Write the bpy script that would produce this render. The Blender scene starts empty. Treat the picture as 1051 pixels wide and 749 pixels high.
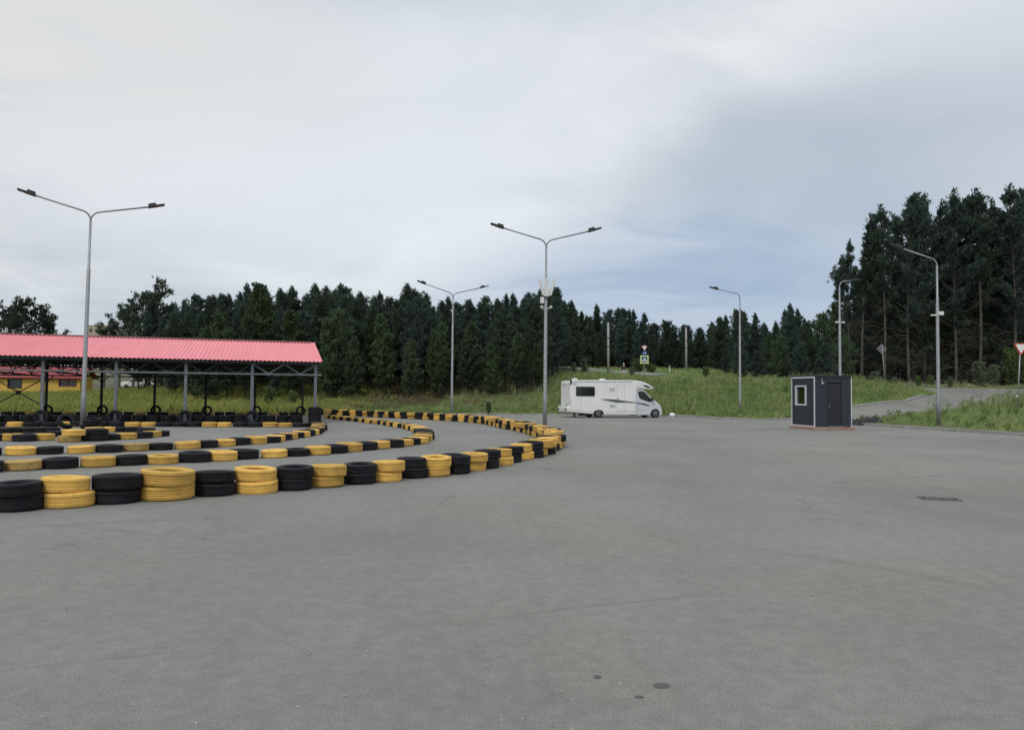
import bpy, math, random
import numpy as np
from mathutils import Vector, Matrix
random.seed(7)
R = math.radians
scene = bpy.context.scene
COL = scene.collection

# ------------------------------------------------------------------ camera
F, W0, H0, CAMZ = 800.0, 1051.0, 749.0, 1.6
PITCH, ROLL = 0.0375, 0.0095
fwd = Vector((0, math.cos(PITCH), math.sin(PITCH)))
r0 = Vector((1, 0, 0)); u0 = Vector((0, -math.sin(PITCH), math.cos(PITCH)))
rt = r0*math.cos(ROLL) + u0*math.sin(ROLL)
up = -r0*math.sin(ROLL) + u0*math.cos(ROLL)
cam_d = bpy.data.cameras.new('camera'); cam = bpy.data.objects.new('camera', cam_d); COL.objects.link(cam)
M = Matrix((rt, up, -fwd)).transposed().to_4x4(); M.translation = (0, 0, CAMZ)
cam.matrix_world = M
cam_d.sensor_width = 36; cam_d.lens = 36*F/W0; cam_d.clip_start = .1; cam_d.clip_end = 4000
scene.camera = cam

def ray(px, py):
    return rt*((px-W0/2)/F) - up*((py-H0/2)/F) + fwd
def gnd(px, py, z=0.0):                      # where a photo point meets height z
    d = ray(px, py); t = (z-CAMZ)/d.z
    return Vector((d.x*t, d.y*t, z))
def at(px, py, Y):                           # where a photo point lies at distance Y
    d = ray(px, py); t = Y/d.y
    return Vector((d.x*t, Y, CAMZ+d.z*t))
def to_px(X, Y, Z):
    v = Vector((X, Y, Z-CAMZ)); a = v.dot(fwd)
    return W0/2+F*v.dot(rt)/a, H0/2-F*v.dot(up)/a

# ------------------------------------------------------------------ materials
def mat(name, col, rough=.7, metal=0, noise=0, nscale=8, col2=None, bump=0, bscale=60, rand=0, spec=.5, stretch=None, sub=None):
    m = bpy.data.materials.new(name); m.use_nodes = True
    nt = m.node_tree; N = nt.nodes; L = nt.links; b = N['Principled BSDF']
    b.inputs['Roughness'].default_value = rough; b.inputs['Metallic'].default_value = metal
    b.inputs['Specular IOR Level'].default_value = spec
    b.inputs['Base Color'].default_value = (*col, 1)
    tc = N.new('ShaderNodeTexCoord'); src = tc.outputs['Object']
    if stretch:
        mp = N.new('ShaderNodeMapping'); mp.inputs['Scale'].default_value = stretch
        L.new(src, mp.inputs[0]); src = mp.outputs[0]
    out = None
    if noise or col2:
        n = N.new('ShaderNodeTexNoise'); n.inputs['Scale'].default_value = nscale; n.inputs['Detail'].default_value = 6
        n.inputs['Roughness'].default_value = .65
        L.new(src, n.inputs['Vector'])
        r = N.new('ShaderNodeValToRGB'); r.color_ramp.elements[0].position = .36; r.color_ramp.elements[1].position = .64
        c2 = col2 if col2 else tuple(c*(1-noise) for c in col)
        r.color_ramp.elements[0].color = (*col, 1); r.color_ramp.elements[1].color = (*c2, 1)
        L.new(n.outputs['Fac'], r.inputs[0]); out = r.outputs[0]
        L.new(out, b.inputs['Base Color'])
    if rand:
        oi = N.new('ShaderNodeNewGeometry'); ob = N.new('ShaderNodeObjectInfo')
        ad = N.new('ShaderNodeMath'); ad.operation = 'ADD'
        L.new(oi.outputs['Random Per Island'], ad.inputs[0]); L.new(ob.outputs['Random'], ad.inputs[1])
        mr = N.new('ShaderNodeMapRange'); mr.inputs['From Min'].default_value = 0; mr.inputs['From Max'].default_value = 2
        mr.inputs['To Min'].default_value = 1-rand; mr.inputs['To Max'].default_value = 1+rand
        L.new(ad.outputs[0], mr.inputs[0])
        hs = N.new('ShaderNodeHueSaturation'); L.new(mr.outputs[0], hs.inputs['Value'])
        if out: L.new(out, hs.inputs['Color'])
        else: hs.inputs['Color'].default_value = (*col, 1)
        L.new(hs.outputs[0], b.inputs['Base Color'])
    if bump:
        n2 = N.new('ShaderNodeTexNoise'); n2.inputs['Scale'].default_value = bscale; n2.inputs['Detail'].default_value = 4
        L.new(src, n2.inputs['Vector'])
        bp = N.new('ShaderNodeBump'); bp.inputs['Strength'].default_value = bump; bp.inputs['Distance'].default_value = .02
        L.new(n2.outputs['Fac'], bp.inputs['Height']); L.new(bp.outputs[0], b.inputs['Normal'])
    return m

def leafmat(name, c1, c2, rand=.45, nscale=.8, trans=.25):
    m = mat(name, c1, rough=.75, col2=c2, nscale=nscale, rand=rand, spec=.2)
    nt = m.node_tree; N = nt.nodes; L = nt.links; b = N['Principled BSDF']
    t = N.new('ShaderNodeBsdfTranslucent'); mx = N.new('ShaderNodeMixShader'); mx.inputs[0].default_value = trans
    src = b.inputs['Base Color'].links[0].from_socket
    L.new(src, t.inputs[0]); L.new(b.outputs[0], mx.inputs[1]); L.new(t.outputs[0], mx.inputs[2])
    L.new(mx.outputs[0], N['Material Output'].inputs[0])
    return m

def asphalt_mat(name, base=.17, seam=True):
    m = bpy.data.materials.new(name); m.use_nodes = True
    nt = m.node_tree; N = nt.nodes; L = nt.links; b = N['Principled BSDF']
    b.inputs['Roughness'].default_value = .85; b.inputs['Specular IOR Level'].default_value = .3
    tc = N.new('ShaderNodeTexCoord').outputs['Object']
    def noise(sc, det=5, rough=.6, stretch=None):
        n = N.new('ShaderNodeTexNoise'); n.inputs['Scale'].default_value = sc; n.inputs['Detail'].default_value = det; n.inputs['Roughness'].default_value = rough
        if stretch:
            mp = N.new('ShaderNodeMapping'); mp.inputs['Scale'].default_value = stretch; mp.inputs['Rotation'].default_value = (0, 0, .35)
            L.new(tc, mp.inputs[0]); L.new(mp.outputs[0], n.inputs['Vector'])
        else: L.new(tc, n.inputs['Vector'])
        return n.outputs['Fac']
    def ramp(f, p0, p1, v0, v1):
        r = N.new('ShaderNodeMapRange'); r.inputs['From Min'].default_value = p0; r.inputs['From Max'].default_value = p1
        r.inputs['To Min'].default_value = v0; r.inputs['To Max'].default_value = v1; L.new(f, r.inputs[0]); return r.outputs[0]
    def mul(a, c):
        x = N.new('ShaderNodeMath'); x.operation = 'MULTIPLY'; L.new(a, x.inputs[0]); L.new(c, x.inputs[1]); return x.outputs[0]
    f = ramp(noise(.13, 4), .35, .65, .87, 1.10)
    f = mul(f, ramp(noise(.55, 6, .7, (1, .35, 1)), .35, .65, .93, 1.06))
    f = mul(f, ramp(noise(7, 6, .75), .3, .7, .84, 1.15))
    f = mul(f, ramp(noise(90, 3, .8), .3, .7, .58, 1.42))
    # light stone chips and dark pits
    v = N.new('ShaderNodeTexVoronoi'); v.inputs['Scale'].default_value = 75; L.new(tc, v.inputs['Vector'])
    f = mul(f, ramp(v.outputs['Distance'], .05, .22, 1.35, 1.0))
    v2 = N.new('ShaderNodeTexVoronoi'); v2.inputs['Scale'].default_value = 6.5; L.new(tc, v2.inputs['Vector'])
    f = mul(f, ramp(v2.outputs['Distance'], .03, .06, .62, 1.0))
    v4 = N.new('ShaderNodeTexVoronoi'); v4.inputs['Scale'].default_value = 9.7; L.new(tc, v4.inputs['Vector'])
    f = mul(f, ramp(v4.outputs['Distance'], .03, .055, 1.8, 1.0))
    # dark worn flecks and stretched scuffs
    f = mul(f, ramp(noise(2.2, 8, .8, (1, .3, 1)), .60, .70, 1.0, .86))
    f = mul(f, ramp(noise(18, 4, .7), .66, .72, 1.0, .70))
    if seam:   # paving joints, faint and broken
        sp = N.new('ShaderNodeSeparateXYZ'); wn = N.new('ShaderNodeTexNoise'); wn.inputs['Scale'].default_value = .5; L.new(tc, wn.inputs['Vector'])
        wa = N.new('ShaderNodeVectorMath'); wa.operation = 'MULTIPLY_ADD'; wa.inputs[1].default_value = (.25, .25, 0); L.new(wn.outputs['Color'], wa.inputs[0]); L.new(tc, wa.inputs[2]); L.new(wa.outputs[0], sp.inputs[0])
        a1 = N.new('ShaderNodeMath'); a1.operation = 'MULTIPLY_ADD'; a1.inputs[1].default_value = -.42; L.new(sp.outputs[0], a1.inputs[0]); L.new(sp.outputs[1], a1.inputs[2])
        pg = N.new('ShaderNodeMath'); pg.operation = 'PINGPONG'; pg.inputs[1].default_value = 2.9; L.new(a1.outputs[0], pg.inputs[0])
        jn = ramp(pg.outputs[0], .012, .035, 0, 1); mk2 = ramp(noise(.23, 3), .46, .56, 1, 0)
        mm = N.new('ShaderNodeMath'); mm.operation = 'MAXIMUM'; L.new(jn, mm.inputs[0]); L.new(mk2, mm.inputs[1])
        f = mul(f, ramp(mm.outputs[0], 0, 1, .84, 1.0))
        # faint curved scuffs left by turning wheels
        for cx, cy, rr in ((9, 22, 9.5), (9.4, 22.3, 11.1), (-2, 3, 7.2), (16, 14, 8.2)):
            ds = N.new('ShaderNodeVectorMath'); ds.operation = 'DISTANCE'; ds.inputs[1].default_value = (cx, cy, 0); L.new(wa.outputs[0], ds.inputs[0])
            sb = N.new('ShaderNodeMath'); sb.operation = 'SUBTRACT'; sb.inputs[1].default_value = rr; L.new(ds.outputs['Value'], sb.inputs[0])
            ab = N.new('ShaderNodeMath'); ab.operation = 'ABSOLUTE'; L.new(sb.outputs[0], ab.inputs[0])
            q1 = ramp(ab.outputs[0], .05, .14, 0, 1); q2 = ramp(noise(.35+rr*.01, 4), .47, .56, 1, 0)
            mm = N.new('ShaderNodeMath'); mm.operation = 'MAXIMUM'; L.new(q1, mm.inputs[0]); L.new(q2, mm.inputs[1])
            f = mul(f, ramp(mm.outputs[0], 0, 1, .90, 1.0))
    if seam:   # hairline cracks, only here and there
        v3 = N.new('ShaderNodeTexVoronoi'); v3.feature = 'DISTANCE_TO_EDGE'; v3.inputs['Scale'].default_value = .16
        dn = N.new('ShaderNodeTexNoise'); dn.inputs['Scale'].default_value = 1.3; dn.inputs['Detail'].default_value = 6; L.new(tc, dn.inputs['Vector'])
        ad = N.new('ShaderNodeVectorMath'); ad.operation = 'MULTIPLY_ADD'; ad.inputs[1].default_value = (1.2, 1.2, 0)
        L.new(dn.outputs['Color'], ad.inputs[0]); L.new(tc, ad.inputs[2]); L.new(ad.outputs[0], v3.inputs['Vector'])
        cr = ramp(v3.outputs['Distance'], .0015, .006, .0, 1.0)
        mk = ramp(noise(.3, 2), .52, .6, 1, 0)
        mx = N.new('ShaderNodeMath'); mx.operation = 'MAXIMUM'; L.new(cr, mx.inputs[0]); L.new(mk, mx.inputs[1])
        f = mul(f, ramp(mx.outputs[0], 0, 1, .80, 1.0))
    # hue drift
    r = N.new('ShaderNodeValToRGB'); e = r.color_ramp.elements
    e[0].position = .38; e[0].color = (base*1.035, base*1.0, base*.955, 1)
    e[1].position = .62; e[1].color = (base*1.045, base*1.01, base*.87, 1)
    L.new(noise(.16, 3), r.inputs[0])
    vm = N.new('ShaderNodeVectorMath'); vm.operation = 'SCALE'; L.new(r.outputs[0], vm.inputs[0]); L.new(f, vm.inputs['Scale'])
    L.new(vm.outputs[0], b.inputs['Base Color'])
    bp = N.new('ShaderNodeBump'); bp.inputs['Strength'].default_value = .5; bp.inputs['Distance'].default_value = .006
    L.new(noise(110, 3, .8), bp.inputs['Height']); L.new(bp.outputs[0], b.inputs['Normal'])
    return m

MT = {}
MT['asphalt'] = asphalt_mat('asphalt', .195)
MT['asphalt2'] = asphalt_mat('asphalt_road', .185, False)
MT['soil'] = mat('soil', (.075, .095, .035), .95, col2=(.095, .085, .045), nscale=.6, bump=.6, bscale=3)
MT['kerb'] = mat('kerb_concrete', (.36, .35, .33), .9, col2=(.24, .235, .22), nscale=3, bump=.3)
MT['galv'] = mat('galvanised_steel', (.33, .34, .35), .5, .55, col2=(.26, .27, .28), nscale=5)
MT['lampblack'] = mat('lamp_housing', (.018, .018, .02), .45)
MT['lens'] = mat('lamp_lens', (.16, .16, .16), .2)
MT['white_plastic'] = mat('white_plastic', (.68, .68, .66), .4, noise=.1, nscale=6)
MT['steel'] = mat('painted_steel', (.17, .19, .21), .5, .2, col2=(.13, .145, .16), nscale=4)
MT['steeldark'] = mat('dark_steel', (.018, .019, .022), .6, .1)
MT['concrete'] = mat('concrete_pole', (.36, .35, .32), .9, col2=(.26, .25, .23), nscale=2, bump=.3)
MT['booth'] = mat('booth_panel', (.020, .027, .040), .45, noise=.12, nscale=2)
MT['boothdoor'] = mat('booth_door', (.013, .014, .020), .4, noise=.15, nscale=3)
MT['white_paint'] = mat('white_trim', (.60, .61, .63), .5, noise=.1, nscale=4)
MT['plinth'] = mat('pink_plinth', (.32, .15, .13), .85, col2=(.36, .24, .20), nscale=3, bump=.3)
MT['glass'] = mat('window_glass', (.015, .018, .02), .08, spec=.7)
def clear_glass():
    m = bpy.data.materials.new('clear_glass'); m.use_nodes = True; N = m.node_tree.nodes; L = m.node_tree.links
    t = N.new('ShaderNodeBsdfTransparent'); t.inputs[0].default_value = (.62, .66, .64, 1); g = N.new('ShaderNodeBsdfGlossy'); g.inputs['Roughness'].default_value = .03
    x = N.new('ShaderNodeMixShader'); x.inputs[0].default_value = .10; L.new(t.outputs[0], x.inputs[1]); L.new(g.outputs[0], x.inputs[2]); L.new(x.outputs[0], N['Material Output'].inputs[0]); return m
MT['clearglass'] = clear_glass()
MT['van'] = mat('van_white', (.78, .78, .77), .28, col2=(.72, .71, .69), nscale=1.2)
MT['vansilver'] = mat('van_cab_silver', (.60, .62, .66), .28, .15, noise=.08, nscale=2)
MT['vangrey'] = mat('van_grey', (.42, .42, .43), .5)
MT['seam'] = mat('van_seam', (.30, .30, .31), .6)
MT['decal'] = mat('van_decal', (.03, .03, .035), .4)
MT['decal3'] = mat('van_decal_soft', (.085, .09, .10), .4)
MT['decal2'] = mat('van_decal_grey', (.24, .25, .27), .4)
MT['rubber'] = mat('wheel_rubber', (.02, .02, .02), .85, noise=.3, nscale=9)
MT['alloy'] = mat('alloy_rim', (.22, .22, .23), .4, .7)
MT['red'] = mat('red_lens', (.35, .02, .02), .3)
MT['orange'] = mat('orange_lens', (.6, .2, .03), .3)
MT['signwhite'] = mat('sign_white', (.78, .78, .76), .5, noise=.05, nscale=5)
MT['signred'] = mat('sign_red', (.55, .03, .03), .5)
MT['signblue'] = mat('sign_blue', (.015, .06, .17), .5)
MT['signgreen'] = mat('sign_fluorescent', (.62, .75, .30), .5)
MT['signback'] = mat('sign_back', (.16, .165, .17), .6, .3, noise=.2, nscale=4)
MT['signblack'] = mat('sign_black', (.02, .02, .02), .5)
MT['yellowwall'] = mat('yellow_render', (.62, .40, .07), .9, col2=(.52, .35, .08), nscale=1)
MT['redroof'] = mat('red_roof', (.30, .03, .035), .5, noise=.25, nscale=1)
MT['darkred'] = mat('dark_red_frame', (.16, .03, .03), .6)
MT['beige'] = mat('beige_block', (.40, .35, .24), .9, noise=.12, nscale=.2)
MT['bark_pine'] = mat('pine_bark', (.060, .055, .050), .95, col2=(.115, .105, .092), nscale=3, bump=.8, bscale=8, stretch=(1, 1, .3))
MT['bark_dark'] = mat('dark_bark', (.045, .036, .028), .95, noise=.4, nscale=3, bump=.6, bscale=8)
MT['iron'] = mat('cast_iron', (.13, .13, .12), .7, .4, noise=.3, nscale=20)
MT['pit'] = mat('pit_dark', (.02, .02, .019), .9)
MT['tar'] = mat('tar', (.085, .084, .078), .7, noise=.3, nscale=30)
MT['rubble'] = mat('rubble', (.10, .10, .10), .95, col2=(.03, .03, .032), nscale=4, rand=.4)
MT['pebble'] = mat('pebble', (.34, .32, .29), .9, rand=.4)
MT['rail'] = mat('guard_rail', (.40, .42, .44), .5, .5, noise=.2, nscale=1)
MT['needle_a'] = leafmat('needles_dark', (.034, .058, .042), (.060, .088, .058), .5, .5)
MT['needle_b'] = leafmat('needles_green', (.048, .080, .046), (.080, .116, .060), .5, .5)
MT['needle_c'] = leafmat('needles_blue', (.044, .074, .062), (.076, .108, .084), .5, .6)
MT['leaf'] = leafmat('leaves_light', (.10, .16, .06), (.15, .21, .08), .45, 1.0)
MT['leafmid'] = leafmat('leaves_mid', (.056, .094, .042), (.088, .130, .055), .45, .8)
MT['leafgrey'] = leafmat('leaves_silver', (.13, .17, .11), (.20, .24, .15), .45, 1.0)
MT['deadtwig'] = leafmat('dead_twigs', (.055, .042, .034), (.085, .066, .052), .4, 1.0, .05)
MT['grass1'] = leafmat('grass_bank', (.180, .260, .085), (.290, .350, .135), .5, .35, .35)
MT['grass2'] = leafmat('grass_yellow', (.235, .290, .070), (.360, .360, .105), .5, .3, .3)
MT['grass3'] = leafmat('grass_dry', (.22, .175, .10), (.14, .15, .065), .4, .5, .3)
MT['grass4'] = leafmat('grass_pale', (.28, .34, .17), (.38, .41, .22), .4, .4, .3)
MT['flower'] = leafmat('flower_heads', (.62, .62, .5), (.55, .5, .2), .3, 1, .2)
MT['skin'] = mat('skin', (.45, .28, .20), .6)
MT['cloth_l'] = mat('pale_cloth', (.55, .42, .40), .9)
MT['cloth_d'] = mat('dark_cloth', (.05, .05, .07), .9)
MT['cloth_w'] = mat('white_cloth', (.6, .6, .62), .9)
MT['bag'] = mat('white_bag', (.75, .75, .73), .6, noise=.1)

def tyre_mat(name, col, col2, chip, kscale):
    m = bpy.data.materials.new(name); m.use_nodes = True
    nt = m.node_tree; N = nt.nodes; L = nt.links; b = N['Principled BSDF']
    b.inputs['Roughness'].default_value = .75; b.inputs['Specular IOR Level'].default_value = .3
    tc = N.new('ShaderNodeTexCoord').outputs['Object']; ob = N.new('ShaderNodeObjectInfo')
    off = N.new('ShaderNodeVectorMath'); off.operation = 'ADD'
    cm = N.new('ShaderNodeMath'); cm.operation = 'MULTIPLY'; cm.inputs[1].default_value = 40; L.new(ob.outputs['Random'], cm.inputs[0])
    L.new(tc, off.inputs[0]); L.new(cm.outputs[0], off.inputs[1]); v = off.outputs[0]
    n = N.new('ShaderNodeTexNoise'); n.inputs['Scale'].default_value = 7; n.inputs['Detail'].default_value = 6; L.new(v, n.inputs['Vector'])
    r = N.new('ShaderNodeValToRGB'); r.color_ramp.elements[0].position = .35; r.color_ramp.elements[1].position = .68
    r.color_ramp.elements[0].color = (*col, 1); r.color_ramp.elements[1].color = (*col2, 1); L.new(n.outputs['Fac'], r.inputs[0])
    n2 = N.new('ShaderNodeTexNoise'); n2.inputs['Scale'].default_value = kscale; n2.inputs['Detail'].default_value = 8; n2.inputs['Roughness'].default_value = .75; L.new(v, n2.inputs['Vector'])
    r2 = N.new('ShaderNodeValToRGB'); r2.color_ramp.elements[0].position = .60; r2.color_ramp.elements[1].position = .68
    L.new(n2.outputs['Fac'], r2.inputs[0])
    mx = N.new('ShaderNodeMix'); mx.data_type = 'RGBA'; L.new(r2.outputs[0], mx.inputs[0]); L.new(r.outputs[0], mx.inputs[6]); mx.inputs[7].default_value = (*chip, 1)
    hs = N.new('ShaderNodeHueSaturation'); L.new(mx.outputs[2], hs.inputs['Color'])
    mr = N.new('ShaderNodeMapRange'); mr.inputs['To Min'].default_value = .72; mr.inputs['To Max'].default_value = 1.22; L.new(ob.outputs['Random'], mr.inputs[0]); L.new(mr.outputs[0], hs.inputs['Value'])
    L.new(hs.outputs[0], b.inputs['Base Color'])
    # tread blocks: angle x height
    sp = N.new('ShaderNodeSeparateXYZ'); L.new(tc, sp.inputs[0])
    an = N.new('ShaderNodeMath'); an.operation = 'ARCTAN2'; L.new(sp.outputs[1], an.inputs[0]); L.new(sp.outputs[0], an.inputs[1])
    m1 = N.new('ShaderNodeMath'); m1.operation = 'MULTIPLY'; m1.inputs[1].default_value = 60; L.new(an.outputs[0], m1.inputs[0])
    pz = N.new('ShaderNodeMath'); pz.operation = 'PINGPONG'; pz.inputs[1].default_value = .05; L.new(sp.outputs[2], pz.inputs[0])
    m2 = N.new('ShaderNodeMath'); m2.operation = 'MULTIPLY_ADD'; m2.inputs[1].default_value = 60; L.new(pz.outputs[0], m2.inputs[0]); L.new(m1.outputs[0], m2.inputs[2])
    sn = N.new('ShaderNodeMath'); sn.operation = 'SINE'; L.new(m2.outputs[0], sn.inputs[0])
    ns = N.new('ShaderNodeMath'); ns.operation = 'ADD'; L.new(sn.outputs[0], ns.inputs[0]); L.new(n2.outputs['Fac'], ns.inputs[1])
    bp = N.new('ShaderNodeBump'); bp.inputs['Strength'].default_value = .25; bp.inputs['Distance'].default_value = .006
    L.new(ns.outputs[0], bp.inputs['Height']); L.new(bp.outputs[0], b.inputs['Normal'])
    return m
MT['ty'] = tyre_mat('yellow_tyre_paint', (.72, .43, .10), (.58, .35, .085), (.13, .09, .04), 9)
MT['ty2'] = tyre_mat('faded_yellow_tyre_paint', (.52, .34, .11), (.38, .26, .09), (.07, .06, .04), 7)
MT['tb'] = tyre_mat('black_tyre', (.006, .006, .009), (.012, .012, .015), (.05, .05, .05), 11)

# corrugated roof paint
MT['roof'] = mat('pink_red_roof', (.82, .205, .235), .40, .0, col2=(.74, .18, .205), nscale=1.0, spec=.6, stretch=(2.2, .22, .22))

# ------------------------------------------------------------------ mesh helpers
def new_obj(name, me, m=None, parent=None, loc=None, rz=0, smooth=False):
    o = bpy.data.objects.new(name, me); COL.objects.link(o)
    if m is not None: me.materials.append(m)
    if parent is not None: o.parent = parent
    if loc is not None: o.location = loc
    if rz: o.rotation_euler.z = rz
    if smooth: me.shade_smooth()
    return o
class MB:
    def __init__(s): s.v = []; s.f = []
    def add(s, vs, fs):
        n = len(s.v); s.v += [tuple(v) for v in vs]; s.f += [tuple(i+n for i in f) for f in fs]; return s
    def box(s, c, d, rz=0, ry=0):
        mt = Matrix.Rotation(rz, 3, 'Z') @ Matrix.Rotation(ry, 3, 'Y'); c = Vector(c)
        vs = [c + mt @ Vector((x*d[0]/2, y*d[1]/2, z*d[2]/2)) for x in (-1, 1) for y in (-1, 1) for z in (-1, 1)]
        return s.add(vs, [(0,1,3,2),(4,6,7,5),(0,4,5,1),(2,3,7,6),(0,2,6,4),(1,5,7,3)])
    def beam(s, a, b, w, h):
        a = Vector(a); b = Vector(b); d = (b-a).normalized()
        side = d.cross(Vector((0,0,1)));  side = side.normalized() if side.length > 1e-4 else Vector((1,0,0))
        u = side.cross(d).normalized()
        vs = [p + side*sx*w/2 + u*su*h/2 for p in (a, b) for sx, su in ((-1,-1),(1,-1),(1,1),(-1,1))]
        return s.add(vs, [(3,2,1,0),(4,5,6,7),(0,1,5,4),(1,2,6,5),(2,3,7,6),(3,0,4,7)])
    def tube(s, pts, rad, n=8, cap=True):
        pts = [Vector(p) for p in pts]; k = len(pts)
        if not hasattr(rad, '__len__'): rad = [rad]*k
        vs = []; ref = Vector((.13, .97, .2)).normalized()
        for i, p in enumerate(pts):
            d = (pts[min(i+1, k-1)]-pts[max(i-1, 0)]).normalized()
            x = d.cross(ref).normalized() if abs(d.dot(ref)) < .98 else d.cross(Vector((1,0,0))).normalized()
            y = d.cross(x)
            vs += [p + (x*math.cos(2*math.pi*j/n)+y*math.sin(2*math.pi*j/n))*rad[i] for j in range(n)]
        fs = [(i*n+j, i*n+(j+1)%n, (i+1)*n+(j+1)%n, (i+1)*n+j) for i in range(k-1) for j in range(n)]
        if cap: fs += [tuple(range(n))[::-1], tuple((k-1)*n+j for j in range(n))]
        return s.add(vs, fs)
    def prism(s, poly, y0, y1):              # polygon in xz, extruded in y
        n = len(poly); vs = [(x, y0, z) for x, z in poly]+[(x, y1, z) for x, z in poly]
        fs = [tuple(range(n)), tuple(range(2*n-1, n-1, -1))]+[(i, i+n, (i+1)%n+n, (i+1)%n) for i in range(n)]
        return s.add(vs, fs)
    def slab(s, poly, z0, z1):               # polygon in xy, extruded in z
        n = len(poly); vs = [(x, y, z0) for x, y in poly]+[(x, y, z1) for x, y in poly]
        fs = [tuple(range(n))[::-1], tuple(range(n, 2*n))]+[(i, (i+1)%n, (i+1)%n+n, i+n) for i in range(n)]
        return s.add(vs, fs)
    def lathe(s, prof, n=24, axis='Z', c=(0,0,0), closed=True):
        k = len(prof); vs = []
        for j in range(n):
            a = 2*math.pi*j/n
            for r, z in prof:
                x, y = r*math.cos(a), r*math.sin(a)
                p = (x, y, z) if axis == 'Z' else ((x, z, y) if axis == 'Y' else (z, x, y))
                vs.append((p[0]+c[0], p[1]+c[1], p[2]+c[2]))
        rng = range(k) if closed else range(k-1)
        fs = [(j*k+i, ((j+1)%n)*k+i, ((j+1)%n)*k+(i+1)%k, j*k+(i+1)%k) for j in range(n) for i in rng]
        return s.add(vs, fs)
    def mesh(s, name):
        me = bpy.data.meshes.new(name); me.from_pydata(s.v, [], s.f); me.update(); return me
    def build(s, name, m, parent=None, loc=None, rz=0, smooth=False, bevel=0):
        o = new_obj(name, s.mesh(name), m, parent, loc, rz, smooth)
        if bevel:
            b = o.modifiers.new('bevel', 'BEVEL'); b.width = bevel; b.segments = 2; b.limit_method = 'ANGLE'; b.angle_limit = R(35)
        return o
def fast_mesh(name, v, f):                   # numpy verts (n,3), faces (m,k)
    me = bpy.data.meshes.new(name); v = np.asarray(v, np.float32); f = np.asarray(f, np.int32)
    k = f.shape[1]
    me.vertices.add(len(v)); me.vertices.foreach_set('co', v.ravel())
    me.loops.add(f.size); me.loops.foreach_set('vertex_index', f.ravel())
    me.polygons.add(len(f)); me.polygons.foreach_set('loop_start', np.arange(0, f.size, k, dtype=np.int32))
    me.polygons.foreach_set('loop_total', np.full(len(f), k, np.int32))
    me.update(calc_edges=True); me.validate(); return me
def empty(name, loc, rz=0):
    o = bpy.data.objects.new(name, None); COL.objects.link(o); o.location = loc; o.rotation_euler.z = rz; o.empty_display_size = .3; return o
def tag(o, label, cat, group=None):
    o['label'] = label; o['category'] = cat
    if group: o['group'] = group
    return o
def kind(o, k): o['kind'] = k; return o
def copy_tree(o, parent=None):
    c = o.copy(); COL.objects.link(c); c.parent = parent
    for ch in [x for x in bpy.data.objects if x.parent == o]: copy_tree(ch, c)
    return c
_ones = 'first second third fourth fifth sixth seventh eighth ninth tenth eleventh twelfth thirteenth fourteenth fifteenth sixteenth seventeenth eighteenth nineteenth'.split()
_tens = {2:'twenty', 3:'thirty', 4:'forty', 5:'fifty', 6:'sixty', 7:'seventy'}
def ordw(n):
    if n < 20: return _ones[n-1]
    t, u = divmod(n, 10)
    if u == 0: return _tens[t][:-1]+'ieth'
    return _tens[t]+'-'+_ones[u-1]

# ------------------------------------------------------------------ terrain
lot_left = [(-70,-30), (-70,44), (-34,51.0), (-15,57.2), (-12,58), (2,60.5), (10,62), (13.4,60.5), (14.6,55.2), (16.1,52.4), (18.0,53.2), (21.4,57.4)]
access_L = [(21.4,57.4), (25.6,60.3), (34.3,68.0), (40.2,75.0), (43.6,79.5), (45.5,83.0)]
access_R = [(20.9,49.6), (22.3,50.8), (24.6,51.9), (28.3,55.3), (34.2,60.2), (41,66), (50,72), (58,79), (66,87)]
patch_F = [(26,12), (24.2,22), (22.3,33.5), (21.5,38.6), (20.5,42.8), (20.2,46.5), (20.9,49.6)]
lot_poly = lot_left + [(20.9,49.6), (20.2,46.5), (20.5,42.8), (21.5,38.6), (22.3,33.5), (24.2,22), (26,12), (40,-30)]
# cross road behind the bank: centre line (X, Y)
cross_far = [(78,94), (58,93.0), (46,93.5), (36,94), (24,96), (13,99.5), (0,105), (-14,112), (-30,122)]
cross_near = [(76,86), (60,85.2), (52,84.6), (45.5,84.6), (35,86), (24,88.5), (13,92), (0,97.5), (-15,104.5), (-33,114)]
road_poly = access_L + [(45.5,84.6), (52,84.6), (60,85.2)] + access_R[::-1]
cross_poly = cross_far + cross_near[::-1]
def inpoly(X, Y, poly):
    X = np.asarray(X, float); Y = np.asarray(Y, float); r = np.zeros(X.shape, bool); n = len(poly)
    for i in range(n):
        x1, y1 = poly[i]; x2, y2 = poly[(i+1) % n]
        if y1 == y2: continue
        c = ((y1 > Y) != (y2 > Y)) & (X < (x2-x1)*(Y-y1)/(y2-y1)+x1)
        r ^= c
    return r
cp = []
def C(px, py, d): p = at(px, py+(6.5 if d < 90 else 3)+(6 if px < 330 and d < 90 else 0)+(5 if px < 110 and d < 90 else 0), d); cp.append((p.x, p.y, p.z))
def Z(x, y, z): cp.append((x, y, z))
for p in ((0,398,74),(60,400,74),(100,395,76),(150,393,78),(200,395,77),(250,401,75),(300,405,72),(350,406.5,71),(400,407,71),(480,407,71),(525,405,72),(545,396,76),
          (570,386,80),(600,383,84),(640,384,84),(690,391.5,78),(740,389.5,76),(790,388.5,75),(850,387.5,73),(880,388,73),(900,391.5,76),(922,397,78),(-100,395,74),(-250,395,74),
          (570,379,96),(620,380,96),(655,385,90),(720,380,104),(745,378,104),(700,379,112),(770,384,104),(800,388,100),(640,378,125),(560,378,125)): C(*p)
for x in (-70,-50,-34): Z(x, 53 if x < -40 else 51.5, .05)
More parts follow.
